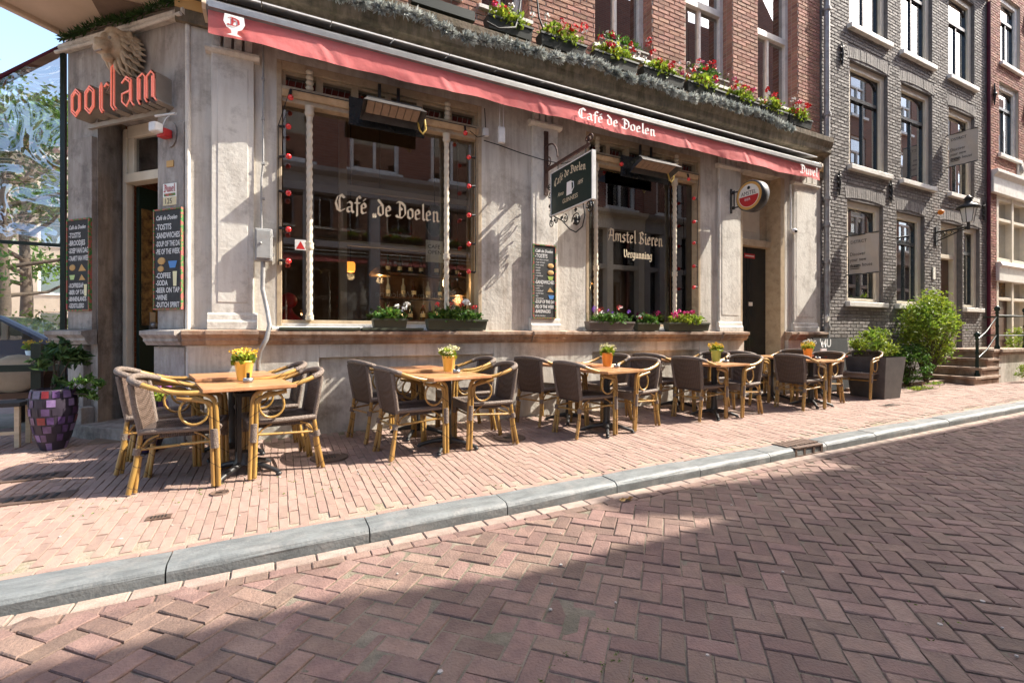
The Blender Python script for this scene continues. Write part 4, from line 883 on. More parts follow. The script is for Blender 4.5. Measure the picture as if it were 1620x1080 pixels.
chalkboard(FW, .32, .94, [('Café de Doelen', .85, .055, .76, .3), ("-TOSTI'S", .78, .07, .72, 0)] + [('- ' + w_, .745 - i*.035, .03, .9, .2) for i, w_ in enumerate(('ham kaas tomaat', 'kaas tomaat', 'brie noten', 'tonijn', 'pesto', 'mozza', 'rauwkost', 'ei'))] + [('-SANDWICHES', .44, .065, .68, 0)] + [('- ' + w_, .405 - i*.033, .03, .9, .2) for i, w_ in enumerate(('carpaccio', 'zalm', 'roastbeef', 'oude kaas', 'kip', 'geitenkaas'))] + [('-SOUP OF THE DAY', .185, .06, .58, 0), ('-PIE OF THE WEEK', .12, .06, .58, 0), ('-BARSNACKS', .06, .06, .66, 0), ('all day kitchen', .015, .03, .9, .2)],
  'narrow black chalkboard menu hung on the pilaster between the two windows', (3.15, -.05, 1.27), [('bun', -.09, .68, .05), ('bun', -.09, .59, .05), ('green', -.09, .52, .045), ('tri', -.09, .36, .05), ('cup', -.1, .27, .045)])
t = thing('enamel_plate', 'small enamel brewery plate with number 125 beside the corner door', 'plate', (-.9, .15, 2.28))
q = chm(); q.box(.11, .29, .026, .034, 2.29, 2.50); p_ = q.build('plate', 'enamel', t); q = chm(); q.box(.112, .288, .0345, .0355, 2.292, 2.37); q.build('number_field', 'enamel_gold', p_)
q = chm(); q.box(.125, .275, .0345, .0355, 2.378, 2.405); q.build('green_band', 'leafpaint', p_)
TM = lambda u, o, z: CH @ Matrix.Translation((u, o, z)) @ Matrix.Rotation(R(180), 4, 'Z') @ Matrix.Rotation(R(90), 4, 'X')
bfont('number', '125', .075, 'cable', p_, TM(.27, .037, 2.305), sx=.95)
q = chm(); blackletter(q, 'Duvel', 0, 2.42, .045, lambda x, z, e: (.275 - x, .037 + e, z), width=.15); q.build('lettering', 'red_text', p_)
t = thing('alarm_bell', 'white and red alarm box on an oval plate beside the corner door', 'alarm', (-.9, .2, 2.9))
q = chm(); q.lathe([(.085, 0), (.085, .012)], n=24); 
for i, v in enumerate(q.v): pass
q = chm(); vs = [(.19 + .085*math.cos(R(a_)), .028, 2.97 + .125*math.sin(R(a_))) for a_ in range(0, 360, 15)]; q.add(vs + [(x, .04, z) for x, y, z in vs], [tuple(range(24, 48))[::-1]] + [(i, (i+1)%24, 24+(i+1)%24, 24+i) for i in range(24)]); q.build('oval_plate', 'stone_dark', t)
q = chm(); q.box(.15, .26, .04, .12, 2.92, 3.0); q.build('red_base', 'red_plastic', t, bevel=.012); q = chm(); q.box(.16, .25, .12, .20, 2.94, 3.03); q.build('white_box', 'white_metal', t, bevel=.012)
q = chm(); q.tube([(.2, .10, 3.03), (.19, .08, 3.10), (.18, .05, 3.14)], .006, 6); q.tube([(.10, .05, 3.15), (.34, .07, 3.15)], .012, 8); q.build('rail_and_wire', 'white_metal', t)
t = thing('name_plaque', 'tiny brown plaque under the alarm beside the corner door', 'plaque', (-.9, .2, 2.68)); q = chm(); q.box(.155, .245, .026, .034, 2.66, 2.72); q.build('plaque', 'tan', t)
# ================================================================== switch box with conduit, cables, loudspeaker boxes
t = thing('switch_box', 'grey metal switch box with bent conduit on the first pilaster', 'electrical box', (-.11, -.1, 1.77))
MB().box(-.195, -.035, -.13, -.042, 1.775, 2.10).build('box', 'grey_box', t, bevel=.012)
MB().box(-.18, -.05, -.142, -.13, 1.80, 2.08).build('cover', 'grey_box', t, bevel=.008)
mb = MB(); 
for z in (1.83, 2.02): mb.box(-.04, -.022, -.12, -.08, z, z + .03)
mb.ball((-.14, -.146, 1.95), .012, 8); mb.build('hinge', 'zinc', t); bfont('marking', 'LIEV', .06, 'plaster_grey', t, FX(-.15, -.1425, 2.0))
mb = MB(); mb.tube([(-.12,-.06,4.0),(-.12,-.06,2.75),(-.135,-.06,2.6),(-.135,-.07,2.1)], .010, 8); mb.tube([(-.12,-.09,1.78),(-.125,-.09,1.5),(-.085,-.10,1.30),(-.06,-.16,1.14),(-.09,-.18,1.0),(-.15,-.16,.88),(-.165,-.10,.78),(-.165,-.085,.0)], .022, 10); mb.build('conduit', 'zinc', t)
mb = MB()
for z in (3.6, 3.2, 2.75, 2.4): mb.box(-.135, -.105, -.075, -.04, z, z + .02)
mb.build('clip', 'zinc', t)
def cable(name, pts, label, r=.006):
    mb = MB(); mb.tube(pts, r, 6); tag(mb.build(name, 'cable'), label, 'cable')
cable('cable', [(2.3,-.03,3.45),(2.5,-.05,3.42),(2.8,-.06,3.37),(3.1,-.08,3.33),(3.4,-.08,3.32),(3.86,-.04,3.5)], 'thin black cable sagging between the two shop windows')
for i, (x, lab) in enumerate(((2.50, 'small white box hung by two wires under the awning between the windows'),)):
    t = thing('wifi_box', lab, 'box', (x, -.1, 3.4)); MB().cbox(x, -.12, 3.42, .09, .04, .2).build('box', 'white_metal', t, bevel=.01); mb = MB()
    for dx in (-.025, .025): mb.tube([(x+dx,-.12,3.62),(x+dx,-.12,3.95)], .005, 5)
    mb.build('wire', 'white_metal', t)
t = thing('junction_box', 'small white junction box at the top right of the left window', 'box', (2.31, -.05, 3.5)); MB().cbox(2.32, -.04, 3.5, .07, .05, .10).build('box', 'white_metal', t, bevel=.008)
mb = MB(); mb.tube([(2.32,-.04,3.6),(2.31,-.03,3.85)], .006, 5); mb.tube([(2.3,-.05,3.5),(2.2,-.06,3.46),(2.1,-.06,3.52)], .005, 5); mb.build('wire', 'cable', t)
t = thing('camera_dome', 'white security camera on a vertical pipe beside the side door', 'camera', (8.31, -.1, 2.9)); mb = MB(); mb.tube([(8.31,-.05,2.95),(8.31,-.05,3.75)], .018, 8); mb.build('pipe', 'white_metal', t); mb = MB(); mb.ball((8.33,-.10,2.90), .055, 12); mb.build('housing', 'white_metal', t); mb = MB(); mb.ball((8.31,-.15,2.89), .025, 8); mb.build('lens', 'cable', t)
# strings of red bulbs
def string(name, label, pts, wires):
    t = thing('light_string', label, 'string lights', pts[0][:3], group='red bulb strings round the shop windows')
    for (x, y, z, dx, dz) in pts:
        mb = MB(); mb.tube([(x, y, z), (x + dx*.05, y - .012, z + dz*.05)], .014, 8); so = mb.build('socket', 'cable', t)
        mb = MB(); mb.ball((x + dx*.085, y - .018, z + dz*.085), .030, 10); mb.build('bulb', 'red_bulb', so)
    mb = MB(); 
    for w_ in wires: mb.tube(w_, .005, 5)
    mb.build('wire', 'cable', t)
def window_string(o, label, zs, tops):
    x0, x1 = o[0] + .025, o[1] - .10
    pts = [(x0, -.02, z, 1, random.uniform(-.25, .2)) for z in zs[0]] + [(x1, -.02, z, -1, random.uniform(-.25, .15)) for z in zs[1]] + [(x, -.055, z, 0, -1) for x, z in tops]
    wr = []
    if zs[0]: wr.append([(x0 - .01, -.02, zs[0][-1] - .05), (x0 - .01, -.02, zs[0][0])] + [(x, -.06, 3.57) for x in (x0 + .1, (x0+x1)/2, x1)] + [(x1 + .01, -.02, zs[1][0]), (x1 + .01, -.02, zs[1][-1])])
    else: wr.append([(x, -.06, 3.57) for x in (x0, (x0+x1)/2, x1)] + [(x1 + .01, -.02, zs[1][0]), (x1 + .01, -.02, zs[1][-1])])
    string('light_string', label, pts, wr)
window_string(W1, 'string of red bulbs round the left shop window', [(3.18,2.87,2.52,2.14,1.81),(3.22,2.87,2.51,2.16,1.81)], [(.13,3.56),(2.04,3.56)])
window_string(W2, 'string of red bulbs round the right shop window', [(),(3.20,2.84,2.50,2.13,1.80)], [(3.90,3.57),(4.42,3.57),(5.75,3.55)])
# downpipe at the party wall
t = thing('downpipe', 'grey drainpipe running down between the café and the grey brick house', 'drainpipe', (9.36, -.08, 0))
mb = MB(); mb.tube([(9.375,-.07,.0),(9.375,-.07,9.8)], .05, 12); mb.build('pipe', 'zinc', t)
mb = MB()
for z in (.6, 1.15, 2.4, 3.1, 3.6, 5.2, 7.2): mb.lathe([(.07, 0), (.072, .03), (.07, .06)], (9.375, -.07, z), 12)
mb.build('collar', 'zinc', t)
t = thing('round_reflector', 'small white round disc on the pipe beside the side door', 'disc', (9.24, -.14, 1.33)); mb = MB(); mb.ball((9.25,-.145,1.34), .07, 14, sq=(1,.12,1)); mb.build('disc', 'enamel', t); mb = MB(); mb.tube([(9.25,-.14,1.34),(9.27,-.05,1.34)], .008, 5); mb.build('stem', 'zinc', t)
# ================================================================== flowers and pots
def foliage(mb, c, rx, ry, rz, n, size, mi=0, up=.4):
    for k in range(n):
        while True:
            p = Vector((random.uniform(-1,1), random.uniform(-1,1), random.uniform(-.6,1)))
            if p.length < 1: break
        p = p * (.55 + .45*random.random())
        mb.leaf((c[0]+p.x*rx, c[1]+p.y*ry, c[2]+p.z*rz), size*random.uniform(.6,1.3), Vector((p.x + random.gauss(0,.5), p.y + random.gauss(0,.5), up + random.gauss(0,.5))), mi, .75)
def bloom(mb, c, r, n=14, mi=0):
    for k in range(n):
        d = Vector((random.gauss(0,1), random.gauss(0,1), random.gauss(.3,.8))).normalized()
        mb.leaf(Vector(c) + d*r*.75, r*.75, d.cross(Vector((random.gauss(0,1), random.gauss(0,1), random.gauss(0,1)))), mi, .9)
def trough(x0, x1, yc, z, h, dp, mat, blooms, label, leaf='leaf', fol=90, ls=.05, fh=.12, name='flower_box', group=None):
    t = thing(name, label, 'flower box', ((x0+x1)/2, yc, z), group=group)
    mb = MB(); e = .02; xa, xb, ya, yb = x0 + e, x1 - e, yc - dp/2 + e, yc + dp/2 - e
    mb.add([(xa,ya,z),(xb,ya,z),(xb,yb,z),(xa,yb,z),(x0,yc-dp/2,z+h),(x1,yc-dp/2,z+h),(x1,yc+dp/2,z+h),(x0,yc+dp/2,z+h)], [(0,3,2,1),(0,1,5,4),(1,2,6,5),(2,3,7,6),(3,0,4,7)])
    mb.box(x0 - .006, x1 + .006, yc - dp/2 - .006, yc - dp/2 + .006, z + h - .02, z + h + .004); mb.build('box', mat, t)
    MB().box(x0 + .012, x1 - .012, yc - dp/2 + .012, yc + dp/2 - .012, z + h*.55, z + h*.85).build('soil', 'soil', t)
    mb = MB(); foliage(mb, ((x0+x1)/2, yc - .015, z + h + .04), (x1-x0)*.54, dp*.85, fh*1.05, int(fol*3.4*(x1-x0)/.5), ls*1.1)
    for k in range(int((x1-x0)*16)): x = random.uniform(x0, x1); y = yc + random.uniform(-.05,.03); q = random.uniform(.06,.2); mb.tube([(x,y,z+h*.7),(x+random.uniform(-.03,.03),y-.02,z+h+q)], .003, 4)
    mb.build('foliage', leaf, t)
    for mat_, n, r in blooms:
        for k in range(n):
            mb = MB(); bloom(mb, (random.uniform(x0, x1 + .03), yc - random.uniform(.0,.10), z + h + random.uniform(.07, fh + .10)), r*random.uniform(.8,1.25)); mb.build('flower', mat_, t)
    return t
ZL = 1.10
trough(.94, 1.32, -.085, ZL, .12, .13, 'trough', [('fl_white', 3, .04)], 'green window box with white geraniums, left of two at the left window')
trough(1.55, 2.30, -.085, ZL, .125, .13, 'trough', [('fl_white', 2, .042), ('fl_red', 4, .036)], 'long green window box with red and white geraniums at the left window')
trough(3.81, 4.60, -.085, ZL, .125, .13, 'trough_grey', [('fl_red', 2, .045), ('fl_violet', 5, .028), ('fl_white', 2, .04)], 'grey window box with violets and a red geranium at the right window', fh=.11)
trough(4.66, 5.10, -.085, ZL, .115, .13, 'trough', [('fl_red', 1, .04), ('fl_pink', 2, .035), ('fl_white', 1, .03)], 'short olive window box in the middle of the right window')
trough(5.26, 6.13, -.085, ZL, .125, .13, 'trough', [('fl_pink', 7, .042)], 'olive window box full of pink flowers at the right end of the right window', leaf='leaf_lime', ls=.045)
for a, b, lab in ((.03, .80, 'empty flat green planter tray, leftmost on the window ledge'), (.83, 1.50, 'flat green planter tray lying under the first window box')):
    t = thing('planter_tray', lab, 'tray', ((a+b)/2, -.09, ZL)); mb = MB(); mb.box(a, b, -.14, -.03, ZL - .005, ZL + .008); mb.box(a, b, -.145, -.137, ZL - .004, ZL + .022); mb.box(a - .006, a + .002, -.14, -.03, ZL - .003, ZL + .02); mb.box(b - .002, b + .006, -.14, -.03, ZL - .003, ZL + .02); mb.build('tray', 'trough', t)
ub = [(2.28, 2.90, 'leftmost dark green flower box on the cornice, one red geranium'), (3.02, 3.72, 'second flower box from the left on the cornice'), (3.86, 4.62, 'third flower box from the left on the cornice, red and white flowers'), (4.72, 5.52, 'flower box on the cornice in front of the first tall brick pier'), (5.60, 6.42, 'flower box on the cornice before the middle upper window'), (6.52, 7.22, 'flower box on the cornice in front of the second brick pier'), (7.30, 8.0, 'flower box on the cornice under the right upper window'), (8.05, 8.7, 'rightmost flower box on the cornice by the drainpipe')]
for i, (a, b, lab) in enumerate(ub): trough(a, b, -.13, 4.76, .15, .16, 'trough_dark', [('fl_red', 4 + (i % 3 > 0)*3, .05), ('fl_white', 3 if i % 2 else 2, .042), ('fl_pink', 1 + i % 2, .04)], lab, leaf='leaf_lime', ls=.055, fh=.19)
for a, b, z, lab in ((4.1, 5.0, 5.17, 'flower box standing on the sill of the left upper window'), (5.85, 6.75, 5.17, 'flower box standing on the sill of the middle upper window')): trough(a, b, .06, z, .09, .12, 'trough_grey', [('fl_red', 4, .04), ('fl_white', 2, .03), ('fl_pink', 1, .03)], lab, leaf='leaf', fol=55, fh=.12)
t = thing('planter_tray', 'empty green trough lying on the cornice above the left window', 'tray', (1.7, -.15, 4.76)); mb = MB(); mb.box(1.35, 2.1, -.22, -.07, 4.755, 4.785); mb.box(1.35, 2.1, -.225, -.215, 4.755, 4.865); mb.box(1.35, 2.1, -.075, -.065, 4.755, 4.865); mb.box(1.345, 1.355, -.22, -.07, 4.755, 4.865); mb.box(2.095, 2.105, -.22, -.07, 4.755, 4.865); mb.build('tray', 'trough_dark', t)
cable('cable', [(2.2,-.35,4.70),(2.35,-.36,4.66),(2.6,-.30,4.78),(2.75,-.1,5.1),(2.85,-.02,5.6),(2.9,-.02,7)], 'black cable looping up the wall above the cornice', .012)
cable('cable', [(3.05,-.03,7.2),(3.0,-.03,5.9),(3.08,-.04,5.2),(3.2,-.1,4.85)], 'black cable hanging down the brick pier above the cornice', .012)
# garland of needles along the cornice and corner
gl = thing('garland', 'grey-green fir garland draped along the stone cornice above the awning', 'garland', (3.5, -.4, 4.4))
mb = MB(); ln_ = MB(); pth = []
for k in range(1300):
    x = -.6 + 8.6*k/1300; pth.append((x, -.262 - .012*math.sin(x*5), 4.52 + .13*min(1, max(0, (x-1)/4)) + .035*math.sin(x*2.1) + .03*math.sin(x*5.3 + 1)))
for k, p in enumerate(pth):
    tu = .5 + .5*math.sin(p[0]*36 + 3*math.sin(p[0]*5))
    for q in range(int(5 + 9*tu)):
        d = Vector((random.gauss(0,.8), -abs(random.gauss(.3,.6)), random.gauss(0,.8))).normalized(); l = random.uniform(.035,.07)*(.6 + .75*tu)
        c = Vector(p) + d*l*.8; mb.leaf(c, l, d, 0, .3)
mb.build('needles', 'needle', gl); ln_.tube(pth[::20], .012, 6); ln_.build('stem', 'bark', gl)
gl = thing('garland', 'dark withered garland lying on the moulding above the corner door', 'garland', (-1.3, .5, 4.2))
mb = chm()
for k in range(900):
    u = random.uniform(.0, 1.75); d = Vector((random.gauss(0,1), abs(random.gauss(0,.6)), random.gauss(0,.7))).normalized(); l = random.uniform(.03,.08)
    mb.leaf(Vector((u, .07, 4.19 + .02*math.sin(u*7))) + d*l*.6, l, d, 0, .22)
mb.build('needles', 'leaf_dark', gl); q = chm(); q.tube([(0,.06,4.17),(.9,.07,4.18),(1.75,.06,4.17)], .012, 6); q.build('stem', 'bark', gl)
# ================================================================== bistro chairs
def build_chair():
    r = thing('bistro_chair', 'x', 'chair', local=True)
    def smooth(pts, n=5):
        P = [Vector(p) for p in pts]; out = []
        for i in range(len(P)-1):
            p0, p1, p2, p3 = P[max(i-1,0)], P[i], P[i+1], P[min(i+2,len(P)-1)]
            for k in range(n):
                t = k/n; out.append(.5*((2*p1) + (-p0+p2)*t + (2*p0-5*p1+4*p2-p3)*t*t + (-p0+3*p1-3*p2+p3)*t**3))
        return out + [P[-1]]
    for s_ in (-1, 1):
        # double front leg running up into the arm
        for dx in (0, .031):
            top = .60 if dx == 0 else .635
            pts = smooth([(.235+dx-.015, s_*.235, 0), (.228+dx-.015, s_*.243, .3), (.222+dx-.015, s_*.25, .52), (.20 + dx*.6, s_*.253, top), (.13, s_*.257, top + .045 if dx else .628), (.0, s_*.265, .685 if dx else .655)])
            mb = MB(); mb.tube(pts, .0165, 9); mb.build('front_leg', 'bamboo', r, local=True)
        mb = MB(); mb.tube(smooth([(.13, s_*.257, .682), (.0, s_*.266, .69), (-.13, s_*.262, .725), (-.235, s_*.232, .765)]), .0185, 9); mb.build('arm', 'bamboo', r, local=True)
        mb = MB(); mb.tube([(-.285, s_*.205, 0), (-.245, s_*.20, .2), (-.215, s_*.195, .42)], .0175, 9); mb.tube([(-.255, s_*.178, .0), (-.225, s_*.178, .25)], .0135, 8); mb.build('back_leg', 'bamboo', r, local=True)
        mb = MB(); mb.tube([(-.216, s_*.195, .40), (-.245, s_*.21, .58), (-.27, s_*.215, .755)], .019, 8); mb.build('back_post', 'wicker_wrap', r, local=True)
        mb = MB(); c0 = (.105, .555); mb.tube([(c0[0] + .088*math.cos(R(a_)), s_*.258, c0[1] + .098*math.sin(R(a_))) for a_ in range(0, 360, 20)], .0095, 7, closed=True); mb.build('arm_ring', 'bamboo', r, local=True)
        mb = MB(); mb.tube([(.20, s_*.235, .33), (-.235, s_*.195, .30)], .010, 7); mb.tube(smooth([(.215, s_*.225, .28), (.17, s_*.22, .36), (.10, s_*.215, .40)], 4), .008, 6); mb.tube(smooth([(-.235, s_*.195, .26), (-.18, s_*.2, .36), (-.11, s_*.205, .395)], 4), .008, 6); mb.build('stretcher', 'bamboo', r, local=True)
        mb = MB(); mb.tube([(.23, s_*.242, .28), (.225, s_*.245, .42)], .029, 9); mb.tube([(-.243, s_*.198, .265), (-.235, s_*.197, .31)], .025, 9); mb.build('binding', 'wicker_wrap', r, local=True)
    mb = MB(); mb.tube([(.2, -.235, .31), (.2, .235, .31)], .010, 7); mb.tube([(-.235, -.195, .29), (-.235, .195, .29)], .010, 7); mb.build('cross_bar', 'bamboo', r, local=True)
    # wrapped top rail
    mb = MB(); mb.tube(smooth([(-.20, -.243, .752), (-.245, -.225, .769), (-.285, -.16, .785), (-.305, 0, .795), (-.285, .16, .785), (-.245, .225, .769), (-.20, .243, .752)]), .023, 10); mb.build('top_rail', 'wicker_wrap', r, local=True)
    # woven back, curved
    nu, nv = 12, 8; vs = []
    for off in (0, .010):
        for j in range(nv+1):
            for i in range(nu+1):
                u = i/nu*2-1; t = j/nv; yw = .195 + .02*t
                vs.append((-.218 - .068*t - .028*(1-u*u)*(.4+.6*t) + off, u*yw, .40 + .375*t))
    n1 = (nu+1)*(nv+1); fs = []
    for j in range(nv):
        for i in range(nu):
            a_ = j*(nu+1)+i; fs.append((a_, a_+1, a_+nu+2, a_+nu+1)); fs.append((n1+a_, n1+a_+nu+1, n1+a_+nu+2, n1+a_+1))
    mb = MB(); mb.add(vs, fs, smooth=True); mb.build('backrest', 'wicker', r, local=True)
    # woven seat with wrapped rim
    vs = []; nu, nv = 10, 10
    for j in range(nv+1):
        for i in range(nu+1):
            u = i/nu*2-1; t = j/nv*2-1; x = .01 + t*.235; y = u*(.222 + .012*t); e = max(abs(u), abs(t)); z = .425 + .022*(e**4) - .016*(1-u*u)*(1-t*t)
            if e > .99: z = .43
            vs.append((x, y, z))
    k0 = len(vs); 
    mb = MB(); mb.add(vs, [(j*(nu+1)+i, (j+1)*(nu+1)+i, (j+1)*(nu+1)+i+1, j*(nu+1)+i+1) for j in range(nv) for i in range(nu)], smooth=True); mb.box(-.215, .235, -.205, .205, .375, .41); mb.build('seat', 'wicker_seat', r, local=True)
    mb = MB(); mb.tube([(.245, -.225, .425), (.252, 0, .428), (.245, .225, .425)], .022, 9); mb.box(.232, .252, -.222, .222, .352, .425)
    for s_ in (-1, 1): mb.tube([(.245, s_*.226, .424), (.0, s_*.226, .424), (-.222, s_*.205, .424)], .021, 9)
    mb.build('seat_rim', 'wicker_wrap', r, local=True)
    return r
chair0 = build_chair(); chair0_used = [False]
def chair(x, y, rz, label, group):
    if not chair0_used[0]: o = chair0; chair0_used[0] = True
    else: o = copy_tree(chair0)
    o.location = (x, y, gz(y)); o.rotation_euler = (0, SL*.0, R(rz)); o['label'] = label; o['group'] = group; return o
NM = ['leftmost table pair', 'second table pair from the left', 'middle table pair', 'fourth table pair from the left', 'rightmost wooden table pair']
G = 'woven bistro chairs on the café terrace'
CHAIRS = [  # near-left, far-left, near-right, far-right per table pair
 ((-.62,-1.14,-2), (-.83,-.60,4), (.03,-1.06,189), (-.07,-.52,186)),
 ((1.13,-1.05,9), (.99,-.40,16), (1.88,-1.0,178), (1.90,-.42,182)),
 ((3.07,-1.08,5), (2.92,-.42,17), (3.80,-.99,192), (3.80,-.45,188)),
 ((4.98,-.96,7), (4.80,-.40,12), (5.68,-.97,186), (5.70,-.42,184)),
 ((6.98,-1.04,4), (6.62,-.42,10), (7.78,-.88,184), (7.72,-.36,183))]
for i, row in enumerate(CHAIRS):
    for (x, y, rz), pos in zip(row, ('left of the %s, nearer the street', 'left of the %s, nearer the wall', 'right of the %s, nearer the street', 'right of the %s, nearer the wall')):
        chair(x, y, rz, 'woven armchair ' + pos % NM[i], G)
chair(9.02, -.82, 186, 'brown woven armchair at the small red table beside the grey planter', G)
# ================================================================== tables
def table(x, y, rz, label, style=0, top='table_wood', size=.62, h=.71, name='cafe_table'):
    z = gz(y); t = thing(name, label, 'table', (x, y, z), R(rz), group='wooden café tables' if top == 'table_wood' else None, local=True)
    s_ = size/2; n = 5
    for k in range(n):
        a = -s_ + k*size/n; MB().box(-s_, s_, a + .0006, a + size/n - .0006, h - .026, h).build('top_board', top, t, bevel=.003, local=True)
    MB().box(-s_ + .012, s_ - .012, -s_ + .012, s_ - .012, h - .030, h - .0265).build('top_backing', top, t, local=True)
    mb = MB()
    if style == 0: mb.tube([(0,0,.05),(0,0,h-.03)], .038, 12); mb.lathe([(.06,.05),(.05,.09),(.04,.14)], n=12)
    elif style == 1:
        for dx, dy in ((.05,.05),(-.05,.05),(.05,-.05),(-.05,-.05)): mb.box(dx-.014, dx+.014, dy-.014, dy+.014, .1, h-.03)
        mb.box(-.08,.08,-.08,.08,h-.10,h-.07); mb.lathe([(.09,.08),(.075,.12),(.07,.17)], n=8)
    mb.box(-.2,.2,-.025,.025,h-.045,h-.029); mb.box(-.025,.025,-.2,.2,h-.046,h-.030); mb.build('column', 'blackmetal', t, local=True)
    for k in range(4):
        a = R(45 + 90*k); c_, s2 = math.cos(a), math.sin(a)
        mb = MB(); mb.tube([(c_*.03, s2*.03, .085), (c_*.15, s2*.15, .065), (c_*.26, s2*.26, .03), (c_*.285, s2*.285, .018)], [.028,.022,.018,.02], 8); mb.lathe([(.022, 0), (.022, .012), (.014, .02)], (c_*.285, s2*.285, .0), 10); mb.build('foot', 'blackmetal', t, local=True)
TB = [(-.22,-1.11,11,-.35,-.49,12), (1.475,-1.065,11,1.345,-.45,11), (3.33,-1.14,9,3.23,-.52,9), (5.22,-1.0,5,5.16,-.38,5), (7.30,-1.02,2,7.24,-.41,2)]
for i, (xa, ya, ra_, xb, yb, rb) in enumerate(TB):
    table(xa, ya, ra_, 'square wooden table with flower pot in the %s' % NM[i], 1 if i == 0 else 0)
    table(xb, yb, rb, 'square bare wooden table against the wall in the %s' % NM[i])
table(8.36, -.52, 0, 'small dark red table beside the grey planter', 0, 'table_red', .6)
# flower pots and ashtrays on the tables
def pot(x, y, mat, fl, label, wavy=False):
    z = gz(y) + .71 + .001; t = thing('flower_pot', label, 'flower pot', (x, y, z), group='potted flowers on the tables')
    mb = MB(); f_ = (lambda r, zz, an: r*(1 + (.05*math.cos(8*an) if zz > .145 else 0))) if wavy else None
    mb.lathe([(.047, 0), (.050, .004), (.068, .148), (.072, .152), (.072, .162), (.064, .162), (.061, .14)], (x, y, z), 24, mod=f_); mb.build('pot', mat, t)
    mb = MB(); foliage(mb, (x, y, z + .175), .095, .095, .065, 130, .055, up=.8); mb.build('leaves', 'leaf_lime', t)
    mb = MB()
    for k in range(42):
        an = random.uniform(0, 6.28); rr_ = .10*math.sqrt(random.random()); bloom(mb, (x + rr_*math.cos(an), y + rr_*math.sin(an), z + .21 + random.uniform(-.025,.04) + .025*(1-rr_/.1)), .018, 8)
    mb.build('blossoms', fl, t)
def ashtray(x, y, label):
    z = gz(y) + .712; t = thing('ashtray', label, 'ashtray', (x, y, z), group='ashtrays on the tables')
    mb = MB(); mb.lathe([(.034, 0), (.037, .004), (.037, .034), (.033, .034), (.032, .008)], (x, y, z), 18); mb.build('bowl', 'steel', t); mb = MB(); mb.box(x - .012, x + .012, y - .004, y + .004, z + .012, z + .075); mb.build('black_insert', 'cable', t)
PT = [(-.24,-.93,'pot_yellow','fl_yellow','yellow scalloped pot of yellow flowers on the leftmost table',1), (1.56,-.86,'pot_yellow','fl_cream','yellow pot of cream flowers on the second table from the left',0), (3.50,-.93,'pot_orange','fl_cream','orange pot of cream flowers on the middle table',0), (5.42,-.86,'pot_green','fl_yellow','green pot of yellow flowers on the fourth table from the left',0), (7.42,-.90,'pot_orange','fl_yellow','orange pot of yellow flowers on the rightmost wooden table',0)]
for x, y, m_, f_, lab, wv in PT:
    pot(x, y, m_, f_, lab, bool(wv)); ashtray(x + .035, y - .13, 'small steel ashtray beside the ' + lab.split(' on ')[0].replace(' pot of', ' pot with'))
pot(8.2, -.45, 'pot_green', 'fl_white', 'green pot of pale flowers on the small red table')
t = thing('tent_card', 'small white stand with a card on the red table', 'card', (8.52, -.5, gz(-.5) + .711)); MB().cbox(8.52, -.5, gz(-.5) + .712, .16, .02, .11).build('card', 'white_metal', t)
# ================================================================== big pots at the corner door
def mosaic_pot(x, y, z, rmax, h, label, seed):
    rr = random.Random(seed); t = thing('mosaic_pot', label, 'plant pot', (x, y, z), group='mosaic pots by the corner door')
    R_ = lambda s_: rmax*(.50 + .52*math.sin(math.pi*(.02 + .66*s_)))
    mb = MB(); mb.lathe([(R_(k/12)*.985, h*k/12) for k in range(13)] + [(R_(1)*.9, h), (R_(1)*.88, h*.85)], (x, y, z), 32); mb.build('body', 'mosaic_dark', t)
    rows, cols = 7, 14
    for i in range(rows):
        for j in range(cols):
            if rr.random() < .12: continue
            s0, s1 = (i + .08)/rows, (i + .9)/rows; a0 = 2*math.pi*(j + .06 + .5*(i % 2))/cols; a1 = a0 + 2*math.pi*.86/cols*rr.uniform(.7,1.05)
            vs = []
            for (s_, a_) in ((s0, a0), (s0, a1), (s1, a1), (s1, a0)): q = R_(s_)*1.012; vs.append((x + q*math.cos(a_), y + q*math.sin(a_), z + h*s_))
            mb = MB(); mb.add(vs, [(0,1,2,3)]); mb.build('tile', rr.choice(['mosaic_violet','mosaic_violet','mosaic_red','mosaic_pale','mosaic_violet','mosaic_dark']), t)
    return t
t = mosaic_pot(-1.83, .34, .0, .165, .55, 'large purple and red mosaic pot with laurel bush left of the corner door', 1)
def bush(name, leaf_m, c, rx, ry, rz, n, size, stems, t=None, label=None, cat='shrub', lw=.38):
    if t is None: t = thing(name, label, cat, (c[0], c[1], c[2] - rz))
    mb = MB(); clumps = []
    for k in range(max(10, n//45)):
        while True:
            p = Vector((random.uniform(-1,1), random.uniform(-1,1), random.uniform(-1,1)))
            if p.length < 1: break
        p = p.normalized()*(p.length**.5); clumps.append(Vector((c[0]+p.x*rx*.85, c[1]+p.y*ry*.85, c[2]+p.z*rz*.85)))
    for k in range(n):
        cc = random.choice(clumps); d = Vector((random.gauss(0,1), random.gauss(0,1), random.gauss(.2,.8)))
        p = cc + Vector((random.gauss(0,.11)*rx*1.1, random.gauss(0,.11)*ry*1.1, random.gauss(0,.11)*rz*1.1)); mb.leaf(p, size*random.uniform(.6,1.25), d, 0, lw)
    mb.build('foliage', leaf_m, t); mb = MB(); base = Vector(stems)
    for cc in clumps[::2]: mid = base.lerp(cc, .5) + Vector((random.uniform(-.06,.06)*rx, random.uniform(-.06,.06)*ry, .05*rz)); mb.tube([base + Vector((random.uniform(-.03,.03), random.uniform(-.03,.03), 0)), mid, cc], [.016*max(.5,rz), .010*max(.5,rz), .004], 5)
    mb.build('stems', 'bark', t); return t
bush('x', 'leaf_dark', (-1.80, .42, .76), .19, .19, .26, 520, .085, (-1.83, .34, .5), t)
